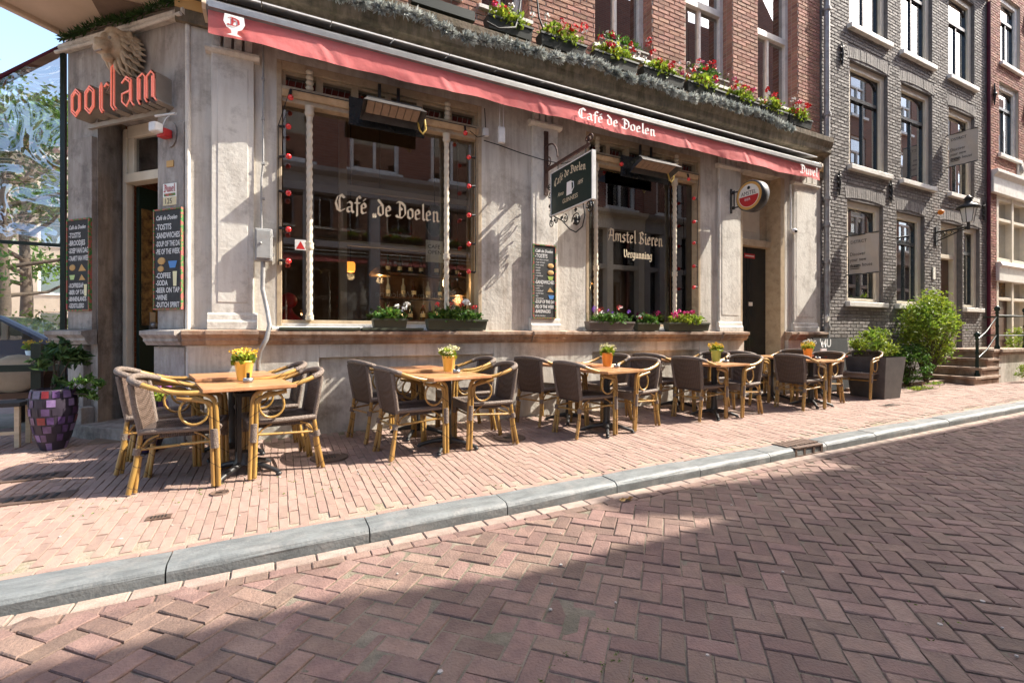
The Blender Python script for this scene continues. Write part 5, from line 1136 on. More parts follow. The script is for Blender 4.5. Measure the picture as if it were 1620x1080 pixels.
bush('x', 'leaf', (-1.58, .24, .55), .14, .12, .13, 200, .075, (-1.72, .3, .5), t)
t = mosaic_pot(-1.04, -.16, .0, .16, .46, 'violet mosaic pot with purple flowers behind the leftmost chairs', 2)
mb = MB(); foliage(mb, (-1.04, -.16, .50), .2, .2, .10, 160, .06); mb.build('foliage', 'leaf_lime', t)
mb = MB()
for k in range(44): bloom(mb, (-1.04 + random.uniform(-.17,.17), -.16 + random.uniform(-.17,.17), .60 + random.uniform(-.04,.06)), .028, 9)
pm('fl_lilac', (.42,.12,.45), rough=.6); mb.build('flowers', 'fl_lilac', t)
# ================================================================== terrace screen left of the corner
ts = thing('terrace_screen', 'clear wavy vinyl terrace screen with dark frame left of the corner', 'screen', (-2.6, 1.3, 0))
mb = MB(); nx_, nz_ = 30, 60; vs = []
X0, X1 = -2.07, -4.6
for j in range(nz_+1):
    for i in range(nx_+1):
        x = X0 + (X1-X0)*i/nx_; top = max(2.03, 4.12 - (X0 - x)*.95); z = 2.02 + (top - 2.02)*j/nz_
        vs.append((x, 1.28 + .022*noise.noise(Vector((x*1.6, z*1.3, 0))) + .006*noise.noise(Vector((x*4, z*3.2, 4))), z))
mb.add(vs, [(j*(nx_+1)+i, j*(nx_+1)+i+1, (j+1)*(nx_+1)+i+1, (j+1)*(nx_+1)+i) for j in range(nz_) for i in range(nx_)], smooth=True); mb.build('vinyl_sheet', 'vinyl', ts)
mb = MB(); mb.add([(-2.07,1.30,.72),(-4.6,1.30,.72),(-4.6,1.30,2.0),(-2.07,1.30,2.0)], [(0,1,2,3)]); mb.build('lower_sheet', 'glass_clear', ts)
mb = MB(); mb.box(-2.07, -2.03, 1.25, 1.31, .0, 4.14); mb.box(-4.6, -2.07, 1.27, 1.33, .66, .73); mb.box(-2.33, -2.25, 1.33, 1.40, 0, .95); mb.box(-2.25, -2.18, 3.0, 3.08, 0, 2.9); mb.box(-4.6, -2.07, 1.28, 1.31, 1.985, 2.02); mb.build('frame', 'paint_green', ts)
t = thing('terrace_awning', 'sloping dark maroon terrace awning beyond the corner', 'awning', (-3, 2, 3.5))
mb = MB(); mb.add([(-2.0,1.36,4.25),(-4.7,1.36,1.75),(-4.7,1.5,1.75),(-2.0,1.5,4.25),(-2.0,1.36,4.29),(-4.7,1.36,1.79),(-4.7,1.5,1.79),(-2.0,1.5,4.29)], [(0,1,2,3),(4,7,6,5),(0,4,5,1),(1,5,6,2),(2,6,7,3),(3,7,4,0)]); mb.build('canopy', 'maroon', t)
mb = MB(); mb.tube([(-2.02,1.40,4.36),(-2.02,2.6,4.36)], .10, 14); mb.build('cassette', 'white_metal', t)
t = thing('bar_stool', 'low wooden stool with black top left of the mosaic pot', 'stool', (-2.26, .62, 0))
mb = MB(); mb.box(-2.42, -2.12, .52, .80, .38, .42); mb.build('seat', 'stool_top', t, bevel=.006)
for dx, dy in ((-.26,.0),(0,.0),(-.26,.22),(0,.22)): mb = MB(); mb.box(-2.17+dx, -2.135+dx, .54+dy, .575+dy, 0, .38); mb.build('leg', 'stool_wood', t)
mb = MB(); mb.box(-2.40, -2.14, .55, .57, .12, .15); mb.build('foot_bar', 'stool_wood', t)
t = thing('cushion', 'tan cushion leaning behind the terrace screen', 'cushion', (-2.45, 1.6, .5)); mb = MB(); mb.M = Matrix.Translation((-2.55, 1.62, .62)) @ Matrix.Rotation(R(-20), 4, 'X'); mb.ball((0,0,0), .22, 16, sq=(1.1,.3,1)); mb.build('pillow', 'cushion', t)
t = thing('terrace_bench', 'dark bench behind the terrace screen', 'bench', (-2.8, 1.7, 0)); mb = MB(); mb.box(-4.2, -2.3, 1.45, 1.9, .36, .42); mb.build('seat', 'wood_dark', t); mb = MB(); mb.box(-4.2, -2.3, 1.88, 1.93, .42, .78); mb.build('backrest', 'wood_dark', t)
for x in (-4.1, -2.4): mb = MB(); mb.box(x, x + .06, 1.5, 1.86, 0, .36); mb.build('leg', 'wood_dark', t)
t = thing('flower_pot', 'white pot of yellow flowers seen through the terrace screen', 'flower pot', (-2.62, 2.3, .7)); mb = MB(); mb.lathe([(.07, 0), (.09, .13), (.085, .13)], (-2.62, 2.3, .72), 18); mb.build('pot', 'white_metal', t)
mb = MB(); foliage(mb, (-2.62, 2.3, .89), .13, .13, .06, 90, .06); mb.build('leaves', 'leaf_lime', t); mb = MB()
for k in range(30): bloom(mb, (-2.62 + random.uniform(-.13,.13), 2.3 + random.uniform(-.13,.13), .92 + random.uniform(-.03,.05)), .022, 8)
mb.build('blossoms', 'fl_yellow', t)
t = thing('terrace_table', 'dark terrace table behind the screen carrying the white pot', 'table', (-2.7, 2.3, 0)); mb = MB(); mb.box(-3.2, -2.35, 2.0, 2.6, .68, .72); mb.build('top', 'wood_dark', t); mb = MB(); mb.tube([(-2.75, 2.3, 0), (-2.75, 2.3, .68)], .04, 10); mb.build('column', 'blackmetal', t)
# ================================================================== across the canal side: car, trees, houses
def tree(name, label, x, y, h, cr, n, seed, leafm='leaf_tree', z0=0, ls=.22):
    rr = random.Random(seed); t = thing(name, label, 'tree', (x, y, z0)); tr = MB()
    tr.tube([(x, y, z0), (x + .05*h/8, y, z0 + h*.25), (x - .04*h/8, y + .05, z0 + h*.5), (x + .06, y, z0 + h*.72)], [h*.022, h*.018, h*.014, h*.006], 10)
    cl = []
    for k in range(26):
        an = rr.uniform(0, 6.28); zz = rr.uniform(.36, 1.0); rad = cr*math.sqrt(max(.08, 1 - ((zz - .66)/.40)**2))*rr.uniform(.35, 1.0); p = Vector((x + rad*math.cos(an), y + rad*math.sin(an), z0 + h*zz)); cl.append((p, rr.uniform(.5, .95)*cr*.34))
        if k % 2 == 0: st = Vector((x, y, z0 + h*min(.68, zz*.72))); tr.tube([st, st.lerp(p, .5) + Vector((0,0,-.03*h)), p], [h*.009, h*.006, h*.0025], 6)
    tr.build('trunk', 'bark', t); mb = MB()
    for k in range(n):
        p, r = rr.choice(cl); d = Vector((rr.gauss(0,1), rr.gauss(0,1), rr.gauss(0,.8))); d = d.normalized()*r*rr.random()**.4
        mb.leaf(p + d, ls*rr.uniform(.6,1.3), Vector((rr.gauss(0,1), rr.gauss(0,1), rr.gauss(-.2,.7))), 0, .55)
    mb.build('crown', leafm, t); return t
tree('street_tree', 'leafy tree at the left edge, lower branches seen through the screen', -6.4, 11.5, 7.5, 2.8, 5200, 1, ls=.17)
tree('street_tree', 'tall green tree farther along the canal behind the screen', -8.6, 19, 10, 3.6, 4800, 2, ls=.24)
tree('street_tree', 'tree reflected in the vinyl screen across the side street', -8, -6.5, 11, 3.6, 4200, 3, ls=.26)
tree('street_tree', 'second tree reflected in the vinyl screen by the canal', -13.5, -3, 12, 4, 3600, 4, ls=.3)
bush('shrub', 'leaf_lime', (-4.4, 7.2, .9), 1.0, .5, .8, 1300, .11, (-4.4, 7.2, 0), None, 'light green shrub growing behind the terrace screen')
def far_house(x0, x1, y, z1, wall, label, face=1, nfl=4, cols=3, gable='stone_pil'):
    t = thing('canal_house', label, 'house', ((x0+x1)/2, y, 0)); ops = []; wv = (x1-x0)/cols; fh = z1/nfl
    for f_ in range(nfl):
        for c_ in range(cols): xa = x0 + wv*c_ + wv*.28; ops.append((xa, xa + wv*.46, fh*f_ + (.6 if f_ else .15), fh*f_ + fh*.82))
    mb = MB(); cells(mb, x0, x1, 0, z1, ops, y, y + .4); mb.build('wall', wall, t)
    for o in ops:
        mb = MB(); a, b, c_, d = o; mb.box(a, a+.09, y+.12, y+.2, c_, d); mb.box(b-.09, b, y+.12, y+.2, c_, d); mb.box(a, b, y+.12, y+.2, c_, c_+.09); mb.box(a, b, y+.12, y+.2, d-.09, d); mb.box(a-.05, b+.05, y-.06, y+.1, c_-.1, c_); w_ = mb.build('window', 'paint_white', t); MB().box(a+.09, b-.09, y+.16, y+.17, c_+.09, d-.09).build('pane', 'glass_up', w_)
    mb = MB(); mb.profx([(y-.25,z1),(y-.25,z1+.25),(y-.1,z1+.35),(y+.5,z1+.35),(y+.5,z1)], x0-.1, x1+.1); mb.build('cornice', gable, t); mb = MB(); mb.profx([(y+.2,z1+.3),(y+4,z1+3),(y+8,z1+.3)], x0, x1); mb.build('roof', 'roof_tile', t)
    mb = MB(); mb.box(x0, x1, y+.41, y+7.5, 0, z1); mb.build('body', 'interior', t); return t
far_house(-16.5, -9, 34, 12, 'plaster_tan', 'tan canal house far behind the trees at left'); far_house(-24, -16.5, 34, 13.5, 'brick_far', 'brick canal house far behind at left edge'); far_house(-9, -2.2, 34, 11, 'brick_far_b', 'brown canal house closing the view behind the screen')
# parked car
cr_ = thing('parked_car', 'dark blue car parked beyond the terrace screen', 'car', (-4.2, 6.2, 0)); cx_, cy_ = -4.9, 5.6
mb = MB(); body = [(-2.1,.30),(-2.15,.62),(-1.9,.78),(-1.05,.88),(-.55,1.32),(.75,1.38),(1.45,.95),(2.0,.86),(2.12,.55),(2.05,.30)]
mb.prism([(cx_ + a*.95, b) for a, b in body], cy_, cy_ + 1.65); mb.build('body', 'car_paint', cr_, bevel=.06)
for sy in (cy_ - .006, cy_ + 1.656): mb = MB(); g_ = [(-.92,.92),(-.5,1.26),(.70,1.31),(1.22,.96)]; mb.prism([(cx_ + a*.95, b) for a, b in g_], sy - .004, sy + .004); mb.build('side_window', 'glass_up', cr_)
for wx in (-1.3, 1.3):
    for wy in (cy_ - .02, cy_ + 1.52):
        mb = MB(); mb.M = Matrix.Translation((cx_ + wx*.95, wy, .31)) @ Matrix.Rotation(R(-90), 4, 'X'); mb.lathe([(.2, 0), (.31, .01), (.31, .16), (.2, .17)], n=22); wh = mb.build('wheel', 'tyre', cr_); mb = MB(); mb.M = Matrix.Translation((cx_ + wx*.95, wy - .004, .31)) @ Matrix.Rotation(R(-90), 4, 'X'); mb.lathe([(.19, 0), (.17, .01)], n=16); mb.build('rim', 'steel', wh)
mb = MB(); mb.box(cx_+1.9, cx_+2.02, cy_+.1, cy_+.4, .62, .76); mb.build('headlight', 'lantern_glass', cr_)
# ================================================================== grey brick house
gh = thing('grey_brick_house', 'rough grey painted brick house with tall cream windows', 'house', (12.9, 0, 0)); GX0, GX1 = 9.30, 16.40
GW = [(10.17,11.48,1.72,3.74),(12.02,13.22,1.72,3.72),(15.16,16.02,1.72,3.72),(10.24,11.66,4.45,6.55),(12.21,13.58,4.45,6.57),(14.37,15.73,4.45,6.50),(10.24,11.66,7.25,9.35),(12.21,13.58,7.25,9.37),(14.37,15.73,7.25,9.35)]
GD = (14.0, 15.08, .72, 3.72); ops = GW + [GD]
mb = MB(); cells(mb, GX0, GX1, -.1, 9.75, ops, .0, .4); mb.build('wall', 'mortar_grey', gh)
arch = [(o[0] - .06, o[1] + .06, o[3] + .02, o[3] + .30) for o in ops]
mb = MB(); brick_field(mb, GX0 + .02, GX1, .05, 9.7, ops + arch, -.002, bl=.20, bh=.055, j=.012, proud=.007, rough=.004, seed=9); stuff(mb.build('brick_courses', 'brick_grey', gh))
for i, o in enumerate(arch): mb = MB(); soldier_arch(mb, o[0], o[1], o[2] - .005, .05, .215, -.002, i); stuff(mb.build('window_arch', 'brick_grey', gh))
def sash(parent, o, yf=.06, door=False):
    x0, x1, z0, z1 = o; mb = MB(); w_ = .15
    mb.box(x0, x0 + w_, yf, yf + .14, z0, z1); mb.box(x1 - w_, x1, yf, yf + .14, z0, z1); mb.box(x0 + w_, x1 - w_, yf, yf + .14, z1 - .13, z1); mb.box(x0 + w_, x1 - w_, yf, yf + .14, z0, z0 + .06)
    n = parent and mb.build('window', 'paint_cream', parent, bevel=.006)
    a, b = x0 + w_, x1 - w_; ztr = z0 + (z1 - z0)*.66; mb = MB(); yb = yf + .05; e = .045
    mb.box(a, a + e, yb, yb + .06, z0 + .06, z1 - .13); mb.box(b - e, b, yb, yb + .06, z0 + .06, z1 - .13); mb.box(a + e, b - e, yb, yb + .06, z0 + .06, z0 + .06 + e); mb.box(a + e, b - e, yb - .015, yb + .06, ztr, ztr + .075); mb.box((a+b)/2 - .022, (a+b)/2 + .022, yb, yb + .06, z0 + .06 + e, ztr)
    # arched spandrels
    zt = z1 - .13; 
    for sgn, xs_ in ((1, a + e), (-1, b - e)):
        hw = (b - a)/2 - e; prev = None; pts = [(xs_, zt), ]
        for k in range(0, 9): t_ = k/8; pts.append((xs_ + sgn*hw*t_, zt - .19*(1 - math.sqrt(max(0, 1 - (1-t_)**2)))))
        q = pts if sgn > 0 else pts
        mb.prism([(p[0], p[1]) for p in q], yb + .005, yb + .05)
    mb.build('sash', 'paint_black', n)
    for (c0, c1, d0, d1) in ((a + e, (a+b)/2 - .022, z0 + .1, ztr), ((a+b)/2 + .022, b - e, z0 + .1, ztr), (a + e, b - e, ztr + .075, z1 - .13)): MB().box(c0, c1, yb + .03, yb + .036, d0, d1).build('pane', 'glass_up', n)
    mb = MB(); 
    for (c0, c1) in ((a, a + (b-a)*.28), (b - (b-a)*.25, b)):
        k = 0; xx = c0
        while xx < c1: mb.tube([(xx, yb + .16 + .02*(k % 2), z0 + .1), (xx, yb + .16 + .02*(k % 2), z1 - .2)], .022, 6); xx += .035; k += 1
    mb.build('curtain', 'curtain', n)
    mb = MB(); mb.profx([(.2, z0), (-.09, z0 - .02), (-.09, z0 - .12), (.2, z0 - .12)], x0 - .07, x1 + .07); mb.build('sill', 'paint_white', n, bevel=.01); return n
for o in GW: sash(gh, o)
# front door of the grey house
mb = MB(); x0, x1, z0, z1 = GD; mb.box(x0, x0+.16, .1, .3, z0, z1); mb.box(x1-.16, x1, .1, .3, z0, z1); mb.box(x0+.16, x1-.16, .1, .3, z1-.14, z1); mb.box(x0+.16, x1-.16, .1, .3, 2.88, 2.98); dfm = mb.build('door_frame', 'paint_cream', gh, bevel=.008)
mb = MB(); mb.box(x0+.16, x1-.16, .2, .26, z0, 2.88); mb.box(x0+.24, x1-.24, .185, .2, z0+.15, z0+.9); mb.box(x0+.24, x1-.24, .185, .2, z0+1.05, 2.75); dl = mb.build('door', 'wood_dark', gh, bevel=.008); mb = MB(); mb.ball((x0+.22, .16, 1.75), .035, 8); mb.build('handle', 'gold', dl); MB().box(x0+.16, x1-.16, .22, .226, 2.98, z1-.14).build('fanlight', 'glass_up', dfm)
mb = MB(); mb.profx([(.02,9.7),(-.12,9.72),(-.16,9.85),(-.3,9.95),(-.34,10.1),(.1,10.12)], GX0, GX1 + .05); mb.build('cornice', 'paint_black', gh); mb = MB(); mb.profx([(.05,10.1),(4,12.5),(8,10.1)], GX0, GX1); mb.build('roof', 'roof_tile', gh)
mb = MB(); mb.box(GX0 + .01, GX1 - .01, 1.6, 8, -.1, 10.1); mb.build('body', 'interior', gh)
for i, (x, z) in enumerate(((9.95, 6.55), (9.85, 4.0), (11.75, 4.1), (16.2, 4.2))):
    t = thing('wall_anchor', ['black iron wall anchor high on the grey house beside the upper window', 'black iron wall anchor on the grey house right of the awning end', 'black iron wall anchor between the lower windows of the grey house', 'black iron wall anchor near the right edge of the grey house'][i], 'wall anchor', (x, -.03, z)); mb = MB(); mb.tube([(x,-.03,z-.24),(x+.01,-.035,z),(x,-.03,z+.24)], [.012,.03,.012], 8)
    for dz in (-.12, 0, .12): mb.ball((x-.035, -.03, z+dz), .03, 8, sq=(1,.6,1)); mb.ball((x+.04, -.03, z+dz+.03), .03, 8, sq=(1,.6,1))
    mb.build('anchor', 'iron', t)
def banner(x, z0, z1, d, label):
    t = thing('banner', label, 'banner', (x, -.2, z0)); mb = MB(); mb.tube([(x,0,z1),(x,-d,z1)], .012, 6); mb.tube([(x,0,z0),(x,-d,z0)], .012, 6); mb.build('rod', 'blackmetal', t)
    ny = 10; vs = [(x + .012*math.sin(i*.9 + j*.5), -.06 - (d-.06)*i/ny, z0 + (z1-z0)*j/ny) for j in range(ny+1) for i in range(ny+1)]; mb = MB(); mb.add(vs, [(j*11+i, j*11+i+1, (j+1)*11+i+1, (j+1)*11+i) for j in range(ny) for i in range(ny)], smooth=True); cl = mb.build('cloth', 'banner', t)
    m_ = lambda y, z: Matrix(((0,0,-1,x-.018),(-1,0,0,y),(0,1,0,z),(0,0,0,1)))
    bfont('heading', 'DSTRCT', .085, 'cable', cl, m_(-.10, z1 - .16), sx=.9); 
    for k, w_ in enumerate(('Discover', 'your new', 'dream house')): bfont('lettering', w_, .095, 'cable', cl, m_(-.09, z1 - .40 - k*.11), sx=.78)
    mb = MB()
    for k in range(3): mb.add([(x-.018, -.09, z0+.10+k*.035), (x-.018, -.26, z0+.10+k*.035), (x-.018, -.26, z0+.112+k*.035), (x-.018, -.09, z0+.112+k*.035)], [(0,1,2,3)])
    mb.build('small_print', 'cable', cl)
banner(10.12, 2.22, 2.98, .58, 'beige banner hanging beside the lower left window of the grey house'); banner(14.25, 5.0, 5.75, .58, 'beige banner hanging beside the upper right window of the grey house')
# wall lantern
lt = thing('street_lantern', 'black wall street lantern with white glass on a scrolled arm', 'street lamp', (14.0, -.4, 3.3)); lx, ly, lz = 13.65, -.62, 3.50
mb = MB(); mb.tube([(13.75,0,3.42),(lx,ly,3.42)], .022, 8); mb.tube([(13.75,0,3.2),(13.73,-.18,3.26),(13.68,-.42,3.34),(lx,ly,3.40)], .014, 6); mb.box(13.70,13.80,-.03,0,3.1,3.55)
for k in range(3): c0 = (13.72 - k*.03, -.14 - k*.13, 3.345 + k*.018); mb.tube([(c0[0], c0[1] + .05*math.cos(R(a_)), c0[2] + .045*math.sin(R(a_))) for a_ in range(0, 360, 30)], .008, 5, closed=True)
mb.tube([(lx,ly,3.36),(lx,ly,3.52)], .03, 8); mb.build('arm', 'iron', lt)
mb = MB(); mb.lathe([(.085,0),(.135,.30)], (lx,ly,lz+.02), 6, smooth=False); mb.build('glass_body', 'lantern_glass', lt)
mb = MB(); mb.lathe([(.20,0),(.21,.015),(.13,.085),(.07,.12),(.065,.19),(.09,.20),(.05,.25),(.012,.30)], (lx,ly,lz+.325), 18); mb.build('cap', 'iron', lt)
mb = MB()
for k in range(6): a_ = R(60*k); mb.tube([(lx+.087*math.cos(a_), ly+.087*math.sin(a_), lz+.02), (lx+.137*math.cos(a_), ly+.137*math.sin(a_), lz+.33)], .007, 5)
mb.build('glass_bars', 'iron', lt)
t = thing('orange_globe', 'small orange round lamp on the grey house beside the lantern', 'lamp', (13.95, -.2, 3.8)); mb = MB(); mb.ball((13.70,-.12,3.86), .06, 12); mb.build('globe', 'orange', t); mb = MB(); mb.tube([(13.72,0,3.86),(13.70,-.1,3.86)], .015, 6); mb.build('stem', 'iron', t)
t = thing('letter_plate', 'small white plate on the grey wall below the lantern', 'plate', (13.6, 0, 2.4)); MB().box(13.58,13.68,-.03,-.014,2.32,2.60).build('plate', 'enamel', t)
# stoop with railings
st = thing('stone_stoop', 'stone stoop with four steps before the grey house door', 'steps', (14.8, -.4, 0)); g0 = -.05
for k in range(4): mb = MB(); x0 = 13.25 + k*.30; mb.box(x0, 14.46, -.86, -.03, g0 + k*.19 - .1, g0 + k*.19 + .13); mb.box(x0 - .04, 14.46, -.89, -.03, g0 + k*.19 + .13, g0 + k*.19 + .19); mb.build('step', 'stone_ledge', st, bevel=.01)
mb = MB(); mb.box(14.46, 16.2, -.86, -.03, -.15, .64); mb.build('block', 'stone', st); mb = MB(); mb.box(14.42, 16.26, -.93, -.03, .64, .72); mb.box(14.44, 16.23, -.895, -.03, .58, .64); mb.build('landing', 'stone_ledge', st, bevel=.012)
rl = thing('stoop_railing', 'black iron railing with ball-topped posts on the stone stoop', 'railing', (14.8, -.8, .72))
def post(x, y, z0, h): 
    mb = MB(); mb.lathe([(.05,0),(.05,.05),(.032,.09),(.028,h*.55),(.04,h*.58),(.028,h*.62),(.026,h*.9),(.045,h*.92),(.026,h*.95),(.05,h*1.0),(.055,h*1.035),(.04,h*1.075),(.012,h*1.10)], (x,y,z0), 14); mb.build('post', 'paint_green', rl)
post(14.55,-.80,.72,.88); post(16.1,-.80,.72,.88); post(13.55,-.80,.13,.88)
mb = MB()
for z in (1.02, 1.48): mb.tube([(14.55,-.8,z),(16.1,-.8,z),(16.1,-.05,z)], .016, 8)
for z in (.52, .93): mb.tube([(13.55,-.8,z),(14.0,-.8,z+.18),(14.55,-.8,z+.53)], .016, 8)
mb.build('rail', 'paint_green', rl)
# ================================================================== pink brick house with shop front
ph = thing('pink_brick_house', 'pinkish brick house with white windows and cream shop front at the right edge', 'house', (20, 0, 0)); PX0, PX1 = 16.44, 25
PW = [(17.1,18.35,5.85,7.75),(19.1,20.4,5.85,7.75),(21.2,22.5,5.85,7.75),(17.2,18.45,8.3,10.1),(19.1,20.4,8.3,10.1),(21.2,22.5,8.3,10.1)]; PS = (16.95, 24.6, .05, 5.0)
mb = MB(); cells(mb, PX0, PX1, -.1, 13, PW + [PS], -.02, .4); mb.build('wall', 'mortar', ph)
mb = MB(); brick_field(mb, PX0, 21.5, .05, 11.5, PW + [PS], -.022, seed=21, proud=.009, rough=.004); stuff(mb.build('brick_courses', 'brick_pink', ph))
for o in PW:
    n = sash(ph, o, .03)
    n.data.materials.clear(); n.data.materials.append(M['paint_white'])
mb = MB(); mb.profx([(.1,5.3),(-.2,5.3),(-.2,5.22),(-.12,5.12),(-.12,4.72),(.1,4.72)], 16.5, 25); mb.profx([(.1,2.95),(-.12,2.95),(-.16,2.85),(-.10,2.8),(-.10,2.45),(.1,2.45)], 16.9, 25); mb.build('shop_cornice', 'paint_white', ph, bevel=.01)
mb = MB(); xs_ = [16.95 + .95*k for k in range(9)]
for x in xs_: mb.box(x, x + .13, -.03, .2, .05, 4.72)
mb.box(16.95, 24.6, -.02, .2, 4.05, 4.13); mb.box(16.95, 24.6, -.02, .2, 4.6, 4.72); mb.box(16.95, 24.6, -.015, .2, 2.95, 3.08); mb.box(16.95, 24.6, -.02, .2, 1.95, 2.03); spf = mb.build('shop_front', 'paint_cream', ph, bevel=.008)
for x in xs_[:-1]:
    for (c0, c1) in ((.1, 1.95), (2.03, 2.45), (3.08, 4.05), (4.13, 4.6)): MB().box(x + .13, x + .95, .1, .106, c0, c1).build('pane', 'leaded' if (c0 == 2.03 and x < 17) else 'glass_up', spf)
mb = MB(); mb.box(17.12, 17.86, .06, .1, .1, 1.95); mb.box(17.2, 17.78, .045, .06, .9, 1.8); mb.build('shop_door', 'wood_dark', spf)
mb = MB(); mb.box(16.9, 24.7, .6, 6, -.1, 5); mb.build('body', 'interior', ph); mb = MB(); mb.box(16.5, 25, .75, 6, 5.0, 13); mb.build('upper_body', 'interior', ph)
mb = MB(); mb.tube([(16.42,-.05,0),(16.42,-.05,9.6)], .04, 10); tg = thing('downpipe', 'dark red drainpipe between the grey and the pink brick house', 'drainpipe', (16.42,-.05,0)); mb.build('pipe', 'maroon', tg)
for i, (x, z) in enumerate(((16.75, 7.3), (18.75, 7.2), (18.75, 9.7))): t = thing('wall_anchor', ['iron wall anchor on the pink house beside the grey house', 'iron wall anchor between the white windows of the pink house', 'upper iron wall anchor on the pink house at the right edge'][i], 'wall anchor', (x,-.05,z)); mb = MB(); mb.tube([(x,-.05,z-.28),(x,-.06,z),(x,-.05,z+.28)], [.012,.032,.012], 8); mb.ball((x,-.06,z), .05, 8); mb.build('anchor', 'iron', t)
t = thing('wall_relief', 'small carved stone tablet above the shop front of the pink house', 'relief', (18.4,-.06,5.35)); mb = MB(); mb.box(18.2,18.62,-.06,-.03,5.36,5.82); mb.build('slab', 'stone_pil', t, bevel=.02); mb = MB(); mb.ball((18.41,-.07,5.6), .11, 10, sq=(1,.4,1.2)); mb.build('carving', 'stone_dark', t)
far_house(25, 33, 0, 12.5, 'brick_far', 'brick house farther down the street at right'); far_house(33, 42, 0, 13, 'plaster_grey', 'grey plaster house farthest down the street')
# ================================================================== planting before the grey house
pl = thing('square_planter', 'tall grey square planter with a leafy shrub at the end of the terrace', 'planter', (9.45, -.85, -.05))
mb = MB(); mb.add([(9.15,-1.12,-.06),(9.66,-1.12,-.06),(9.66,-.60,-.06),(9.15,-.60,-.06),(9.08,-1.18,.66),(9.73,-1.18,.66),(9.73,-.54,.66),(9.08,-.54,.66)], [(0,3,2,1),(0,1,5,4),(1,2,6,5),(2,3,7,6),(3,0,4,7)]); mb.build('box', 'planter', pl, bevel=.008); MB().box(9.12, 9.69, -1.14, -.58, .5, .60).build('soil', 'soil', pl)
bush('x', 'leaf_lime', (9.38,-.86,.86), .40, .36, .27, 900, .085, (9.4,-.86,.6), pl)
bb = thing('black_board', 'black advertising board behind the red table', 'board', (9.55,-.25,0)); mb = MB(); mb.M = Matrix.Translation((9.35,-.30,0)) @ Matrix.Rotation(R(-4), 4, 'X'); mb.box(-.72,.35,-.02,.02,.02,.98); mb.build('panel', 'chalk', bb); bfont('chalk_line', "'t4U", .2, 'chalk_white', bb, FX(8.68,-.345,.82))
bush('shrub', 'leaf_lime', (12.35,-.44,1.2), .88, .42, .80, 5200, .09, (12.4,-.38,.0), None, 'large bright yellow-green shrub against the grey house')
bush('shrub', 'leaf', (11.6,-.40,.45), .75, .35, .42, 1900, .085, (11.6,-.4,.0), None, 'low dark green shrub between the planter and the bright shrub')
bush('shrub', 'leaf_lime', (10.75,-.30,.85), .55, .25, .38, 1100, .07, (10.8,-.3,.0), None, 'light green shrub behind the square planter')
bush('shrub', 'leaf_lime', (15.6,-1.05,.25), 1.1, .10, .18, 700, .06, (15.6,-1.0,.0), None, 'low weeds along the foot of the stone stoop'); bush('shrub', 'leaf_lime', (16.9,-.5,.75), .7, .3, .5, 1200, .09, (16.9,-.5,.0), None, 'green shrub beyond the stoop railing')
bush('shrub', 'leaf_lime', (11.3,-.80,.04), 1.0, .10, .07, 420, .05, (11.3,-.8,.0), None, 'low weeds on the pavement edge beside the planter')
mb = MB(); mb.box(9.4,13.2,-.32,-.02,-.08,.0); t = thing('planting_bed', 'narrow soil bed along the foot of the grey house', 'bed', (11.3,-.2,-.05)); mb.build('soil', 'soil', t); mb = MB()
for k in range(7): mb.box(9.5 + k*.53, 10.0 + k*.53, -.40, -.325, -.06, .045)
mb.build('edging_stone', 'stone_ledge', t, bevel=.01)
# ================================================================== inside the café
br = thing('back_bar', 'dark wooden back bar with shelves inside the café', 'shelf', (2.2, 2.2, 0))
for z in (1.25, 1.62, 2.0): mb = MB(); mb.box(1.5, 4.6, 2.1, 2.38, z, z + .03); mb.build('shelf_board', 'wood_dark', br)
mb = MB(); mb.box(1.5, 4.6, 2.4, 2.44, .0, 2.5); mb.build('back_panel', 'wood_dark', br)
bc = thing('bar_counter', 'dark bar counter inside the café', 'counter', (2.6, 1.5, 0)); mb = MB(); mb.box(1.2, 4.7, 1.45, 1.5, 0, 1.05); mb.build('front', 'wood_dark', bc); mb = MB(); mb.box(1.15, 4.75, 1.35, 1.70, 1.05, 1.10); mb.build('counter_top', 'wood_dark', bc)
bm = []
for prof in ([(.034,0),(.036,.01),(.036,.17),(.014,.22),(.013,.29),(.016,.30)], [(.042,0),(.042,.15),(.03,.19),(.015,.21),(.015,.26)]):
    pass
def bottle(x, y, z, k):
    pr = [[(.034,0),(.036,.01),(.036,.17),(.014,.22),(.013,.29),(.016,.30)], [(.042,0),(.042,.14),(.03,.18),(.015,.21),(.015,.27)]][k % 2]
    t = thing('bottle', ['slim green', 'stout brown', 'slim clear', 'stout clear'][k % 4] + ' bottle on the ' + ('lowest' if z < 1.4 else 'middle' if z < 1.9 else 'top') + ' back bar shelf inside the café', 'bottle', (x, y, z), group='bottles on the back bar')
    mb = MB(); mb.lathe(pr, (x, y, z), 10); mb.build('body', ['bottle_green','bottle_brown','bottle_clear','bottle_clear'][k % 4], t); mb = MB(); mb.lathe([(pr[1][0] + .001, .05), (pr[1][0] + .001, .11)], (x, y, z), 10); mb.build('label', 'label_paper', t)
for z in (1.28, 1.65, 2.03):
    x = 1.6
    while x < 4.5: bottle(x, 2.22 + random.uniform(-.03,.03), z, random.randrange(4)); x += random.uniform(.13,.26)
